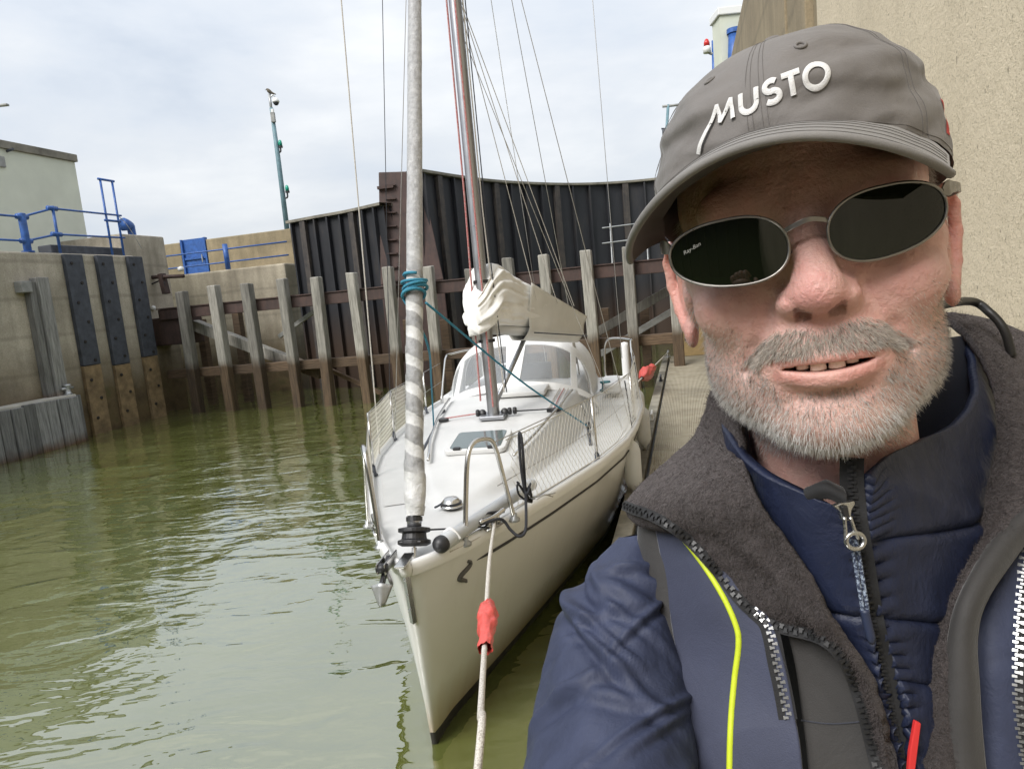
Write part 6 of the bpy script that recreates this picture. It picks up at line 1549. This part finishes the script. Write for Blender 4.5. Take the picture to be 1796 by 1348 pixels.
# the stand-up collar runs on round the back of the neck
G = []
for i in range(0, 125, 2):
    bk = [HL((5.5, -9.5, -7.0 - .11 * i)), HL((1.0, -12.0, -6.4 - .11 * i)), HL((-5.0, -9.5, -7.0 - .11 * i))]
    G.append(cr(np.array([GIR[i, -3], GIR[i, -1], *bk, GIL[i, 0], GIL[i, 2]]), 60))
MB().grid(np.array(G)).build('collar_back', M['inner'], INNER, smooth=True, solid=.004, off=0)
# ---- zips
def zip_line(G, nn, uv, n, w_, h, mt, parent, tape=True, off=.0015, tape_w=.006, nm='zip_teeth'):
    P = on_sheet(G, nn, cr(uv, 60), off); P = cr(P, 120); P = smooth_line(P)
    s = np.concatenate([[0], np.cumsum(np.linalg.norm(np.diff(P, axis=0), axis=1))]); b = MB()
    for k in range(n):
        q = s[-1] * (k + .5) / n; p = np.array([np.interp(q, s, P[:, i]) for i in range(3)]); t1 = np.array([np.interp(min(q + .003, s[-1]), s, P[:, i]) for i in range(3)]) - np.array([np.interp(max(q - .003, 0), s, P[:, i]) for i in range(3)])
        t1 /= np.linalg.norm(t1) + 1e-9; vw = CAM - p; vw /= np.linalg.norm(vw); x = np.cross(t1, vw); x /= np.linalg.norm(x); z = np.cross(x, t1)
        sd = 1 if k % 2 else -1
        b.box(p + x * sd * w_ * .28, (w_, s[-1] / n * .62, h), (x, t1, z)); b.box(p + x * sd * w_ * .9, (w_ * .5, s[-1] / n * .9, h * .7), (x, t1, z))
    o = b.build(nm, mt, parent); o['kind'] = 'stuff'
    if tape:
        T_ = np.gradient(P, axis=0); T_ /= np.linalg.norm(T_, axis=1)[:, None]; Vw = CAM - P; Vw /= np.linalg.norm(Vw, axis=1)[:, None]; Xs = np.cross(T_, Vw); Xs /= np.linalg.norm(Xs, axis=1)[:, None]
        MB().grid(np.array([P + Xs * q * tape_w - Vw * .0008 for q in (-1, -.4, .4, 1)])).build('zip_tape', M['tape'], parent, smooth=True)
    return P
def smooth_line(P):
    for _ in range(6): P[1:-1] = .5 * P[1:-1] + .25 * (P[:-2] + P[2:])
    return P
zip_line(GFL, NFL, [(1106, 889), (1150, 897), (1190, 913), (1228, 945), (1262, 986), (1295, 1032), (1325, 1062), (1370, 1083), (1422, 1094), (1465, 1112), (1500, 1152), (1530, 1230), (1552, 1320), (1575, 1420)], 96, .0021, .0022, M['zipk'], JACKET, off=.0065, tape_w=.0038)
zip_line(GC, NC, [(1322, 1068), (1345, 1090), (1356, 1120), (1364, 1160), (1374, 1205), (1384, 1260)], 30, .0022, .0018, M['zips'], JACKET, off=.002, tape_w=.0055)
ZI = zip_line(GIL, NIL, [(1494, 800), (1492, 850), (1498, 905), (1510, 968), (1530, 1077), (1553, 1165), (1577, 1272), (1602, 1400)], 95, .0021, .0018, M['zipk'], INNER, off=.004, tape_w=.0065)
zip_line(GN_, NN_, [(1800, 960), (1790, 1010), (1782, 1080), (1778, 1150), (1778, 1220), (1784, 1290), (1796, 1370)], 58, .003, .002, M['zips'], JACKET, off=.002, tape_w=.010)
# puller with cord
dz = .394
def px_poly(name, pts, d0, th, mt, parent):
    k = len(pts); vw = RW @ np.array([0, 0, 1.]); f_ = [D(u, v, d0) for u, v in pts]
    b = MB(); b.add(f_ + [p + vw * th for p in f_], [tuple(range(k)), tuple(range(k, 2 * k))[::-1]] + [(i, (i + 1) % k, k + (i + 1) % k, k + i) for i in range(k)]); return b.build(name, mt, parent, bevel=.0006)
M['pull'] = simple('zip_pull_metal', (.50, .50, .49), .3, 1., var=.1, scale=200.)
px_poly('slider', [(1462, 887), (1475, 882), (1490, 880), (1499, 878), (1500, 884), (1494, 894), (1492, 912), (1484, 914), (1478, 912), (1474, 897)], dz, .004, M['pull'], INNER)
px_poly('slider_bridge', [(1476, 888), (1487, 886), (1492, 910), (1483, 912)], dz - .0025, .002, M['zipk'], INNER)
for q in (-1, 1):
    MB().tube([D(u, v, dz - .003) for u, v in cr([(1486 + q * 5, 906), (1491 + q * 8, 930), (1494 + q * 11, 945)], 10)], .0011, 8).build('pull_arm', M['pull'], INNER, smooth=True)
MB().tube([D(1500 + 16 * math.cos(q), 948 + 14 * math.sin(q), dz - .003) for q in np.linspace(0, 6.283, 28, endpoint=False)], .0014, 8, close=True).build('pull_ring', M['pull'], INNER, smooth=True)
M['cord'] = rope_mat('navy_fleck_cord', (.03, .04, .075), (.30, .36, .45), 700.) if 'rope_w' in M else M['zipk']
for q in (-1, 1):
    MB().tube([D(u + q * 4, v, dz + .002) for u, v in cr([(1497, 945), (1504, 985), (1512, 1035), (1518, 1072)], 20)], .0013, 8).build('pull_cord', M['cord'], INNER, smooth=True)
MB().tube([D(u, v, dz + .002) for u, v in cr([(1516, 1068), (1522, 1095), (1530, 1128)], 12)], [.0026] * 10 + [.0022, .0014], 10).build('cord_end', simple('navy_rubber', (.02, .028, .06), .5), INNER, smooth=True)
px_poly('red_tab', [(1606, 1264), (1616, 1268), (1606, 1348), (1600, 1400), (1590, 1400), (1596, 1320)], .404, .003, simple('red_webbing', (.62, .03, .03), .6), JACKET)
# black breathing tube behind the neck
MB().tube(cr([HL((6.5, -4.5, -4.2)), D(1700, 528, .56), D(1738, 550, .555), D(1762, 580, .55), D(1775, 625, .55)], 24), .0034, 12).build('black_tube', simple('black_rubber', (.015, .014, .013), .45), MAN, smooth=True)
tag(bpy.data.objects[-1] if False else MAN.children[-1], None)
fxx = np.array([HR[0, 0], HR[1, 0], 0]); fyy = np.array([HR[0, 1], HR[1, 1], 0])
M['handskin'] = simple('hand_skin', (.58, .34, .26), .5, var=.12, scale=40., bmp=.3, bscale=200., bd=.002)
# ---- forearm, hand, legs and boots (below the picture)
def limb(name, pts, rad, mt, parent, n=16, k=40):
    return MB().tube(cr(pts, k), cr(np.array(rad)[:, None], k)[:, 0], n).build(name, mt, parent, smooth=True)
el = A3[-1].mean(0); hd = np.array([.03, .075, 2.085])
limb('forearm_sleeve', [el + (hd - el) * -.15, el, el + (hd - el) * .5, hd], [.05, .052, .045, .036], M['sleeve'], JACKET)
hx = np.array([-.35, -.25, .9]); hx /= np.linalg.norm(hx)
b = MB().tube(cr([hd, hd + hx * .03, hd + hx * .06, hd + hx * .085], 14), [.026, .028, .030, .031, .032, .033, .034, .035, .036, .036, .035, .033, .028, .015], 12)
HAND = b.build('hand', M['handskin'], MAN, smooth=True)
sx = np.cross(hx, (0, 1, 0)); sx /= np.linalg.norm(sx); fw_ = np.cross(sx, hx)
for i, ln in enumerate((.055, .062, .058, .045)):
    o_ = hd + hx * .075 + sx * (-.026 + .0175 * i)
    limb('finger', [o_, o_ + hx * ln * .45, o_ + hx * ln * .6 - fw_ * ln * .4, o_ + hx * ln * .3 - fw_ * ln * .75], [.009, .0088, .008, .0065], M['handskin'], HAND, 10, 16)
limb('thumb', [hd + hx * .025 + sx * -.025, hd + hx * .05 + sx * -.05, hd + hx * .075 + sx * -.05 - fw_ * .02], [.012, .0105, .008], M['handskin'], HAND, 10, 14)
sh_ = np.array([tc_[0], tc_[1], 2.0]) + fxx / np.linalg.norm(fxx) * .205
limb('sleeve', [sh_ + [0, 0, .01], sh_ + fxx * .03 - [0, 0, .12], sh_ + fxx * .055 - [0, 0, .34], sh_ + fxx * .05 + fyy * .05 - [0, 0, .58]], [.075, .078, .066, .05], M['sleeve'], JACKET, 24)
limb('hand', [sh_ + fxx * .05 + fyy * .05 - [0, 0, .57], sh_ + fxx * .05 + fyy * .06 - [0, 0, .63], sh_ + fxx * .05 + fyy * .07 - [0, 0, .69]], [.03, .036, .03], M['handskin'], MAN, 14)
for i_ in range(4): limb('finger', [sh_ + fxx * .05 + fyy * (.045 + .017 * i_) - [0, 0, .68], sh_ + fxx * .05 + fyy * (.045 + .018 * i_) - [0, 0, .72], sh_ + fxx * .035 + fyy * (.05 + .018 * i_) - [0, 0, .75]], [.0095, .009, .007], M['handskin'], MAN, 10, 14)
M['trouser'] = fabric('dark_trousers', (.02, .022, .03), .8); fx3, fy3 = fxx / np.linalg.norm(fxx), fyy / np.linalg.norm(fyy); cz = np.array([tc_[0], tc_[1], 0])
M['boot'] = simple('dark_boot_rubber', (.02, .02, .022), .5)
TR = limb('trousers', [cz + [0, 0, 1.26], cz + [0, 0, 1.12], cz + [0, 0, .98]], [.155, .165, .15], M['trouser'], MAN, 24)
for sg in (-1, 1):
    lg = cz + fx3 * sg * .10
    limb('trouser_leg', [lg + [0, 0, 1.08], lg + [0, 0, .88] + fy3 * .02, lg + [0, 0, .65], lg + [0, 0, .47]], [.095, .082, .066, .062], M['trouser'], TR, 20)
    limb('boot', [lg + [0, 0, .50], lg + [0, 0, .47], lg + [0, 0, .465] + fy3 * .06, lg + [0, 0, .455] + fy3 * .17], [.05, .045, .042, .03], M['boot'], MAN, 16)
# ================================================================== far things behind the cap
e = thing('signal_lamp', 'red signal lamp on a blue pole beyond the lock gate, left of the cap', 'signal lamp', D(1254, 140, 24))
MB().tube([D(1258, 330, 24.), D(1253, 140, 24.), D(1251, 72, 24.)], [.09, .07, .06], 10).build('pole', M['blue'], e, smooth=True)
MB().tube(cr([D(1252, 95, 24.), D(1246, 94, 24.), D(1241, 91, 24.)], 8), .05, 8).build('lamp_bracket', M['galvpaint'], e)
MB().lathe([(0, -.12), (.13, -.12), (.13, .06), (.10, .10), (0, .10)], D(1240, 87, 24.), n=14).build('lamp_body', M['white'], e, smooth=True)
MB().lathe([(.10, .11), (.10, .22), (.06, .32), (0, .36)], D(1240, 87, 24.), n=14).build('red_lens', M['red'], e, smooth=True)
e = thing('instrument_pole', 'thin dark pole with a crossbar and instruments showing behind the cap', 'pole', D(1170, 330, 24))
MB().tube([D(1172, 400, 24.), D(1167, 260, 24.), D(1172, 184, 24.)], .05, 8).build('pole', M['palepost'], e, smooth=True)
MB().tube([D(1162, 187, 24.), D(1200, 183, 24.)], .045, 8).build('crossbar', M['galvpaint'], e, smooth=True)
for v in (232, 248, 262, 278):
    MB().lathe([(0, -.12), (.09, -.1), (.09, .08), (0, .12)], D(1164 + (v % 3) * 2, v, 23.9), n=10).build('instrument', M['strip'], e, smooth=True)
    MB().tube([D(1160, v - 6, 24.), D(1170, v - 6, 24.)], .03, 6).build('instrument_arm', M['strip'], e)
e = thing('control_cabin', 'white and cream cabin with a blue pipe behind the top of the cap', 'cabin', D(1300, 130, 16))
q = [D(1264, 140, 16.), D(1330, 140, 16.)]; ax_ = q[1] - q[0]; ax_[2] = 0; ax_ /= np.linalg.norm(ax_); ay_ = np.array([-ax_[1], ax_[0], 0])
zt_ = D(1276, 32, 16.)[2]; zb_ = D(1268, 260, 16.)[2]
MB().box(q[0] + ax_ * 1.0 + ay_ * .3 + np.array([0, 0, (zt_ + zb_) / 2 - q[0][2]]), (1.9, .6, zt_ - zb_), (ax_, ay_, np.array([0, 0, 1]))).build('wall', M['cream'], e)
MB().box(q[0] + ax_ * 1.0 + ay_ * .3 + np.array([0, 0, zt_ + .09 - q[0][2]]), (2.0, .7, .17), (ax_, ay_, np.array([0, 0, 1]))).build('roof_fascia', M['white'], e, bevel=.02)
MB().tube([D(1290, 190, 15.8), D(1287, 100, 15.8), D(1288, 55, 15.8)], .13, 14).build('blue_pipe', M['blue'], e, smooth=True)
MB().lathe([(0, -.05), (.17, -.05), (.17, .05), (0, .05)], D(1288, 55, 15.8), n=14).build('pipe_flange', M['blue'], e)
MB().tube([D(1298, 100, 15.), D(1318, -20, 15.)], .04, 8).build('stay_rod', M['strip'], e)
e = thing('wall_handrail', 'blue handrail bar at the top edge of the tall right wall', 'handrail', D(1322, 30, 12))
MB().tube([D(1312, 70, 12.), D(1326, -30, 12.)], .05, 8).build('bar', M['blue'], e, smooth=True)
MB().tube([D(1318, 120, 12.), D(1322, 0, 12.)], .03, 8).build('post', M['blue'], e, smooth=True)
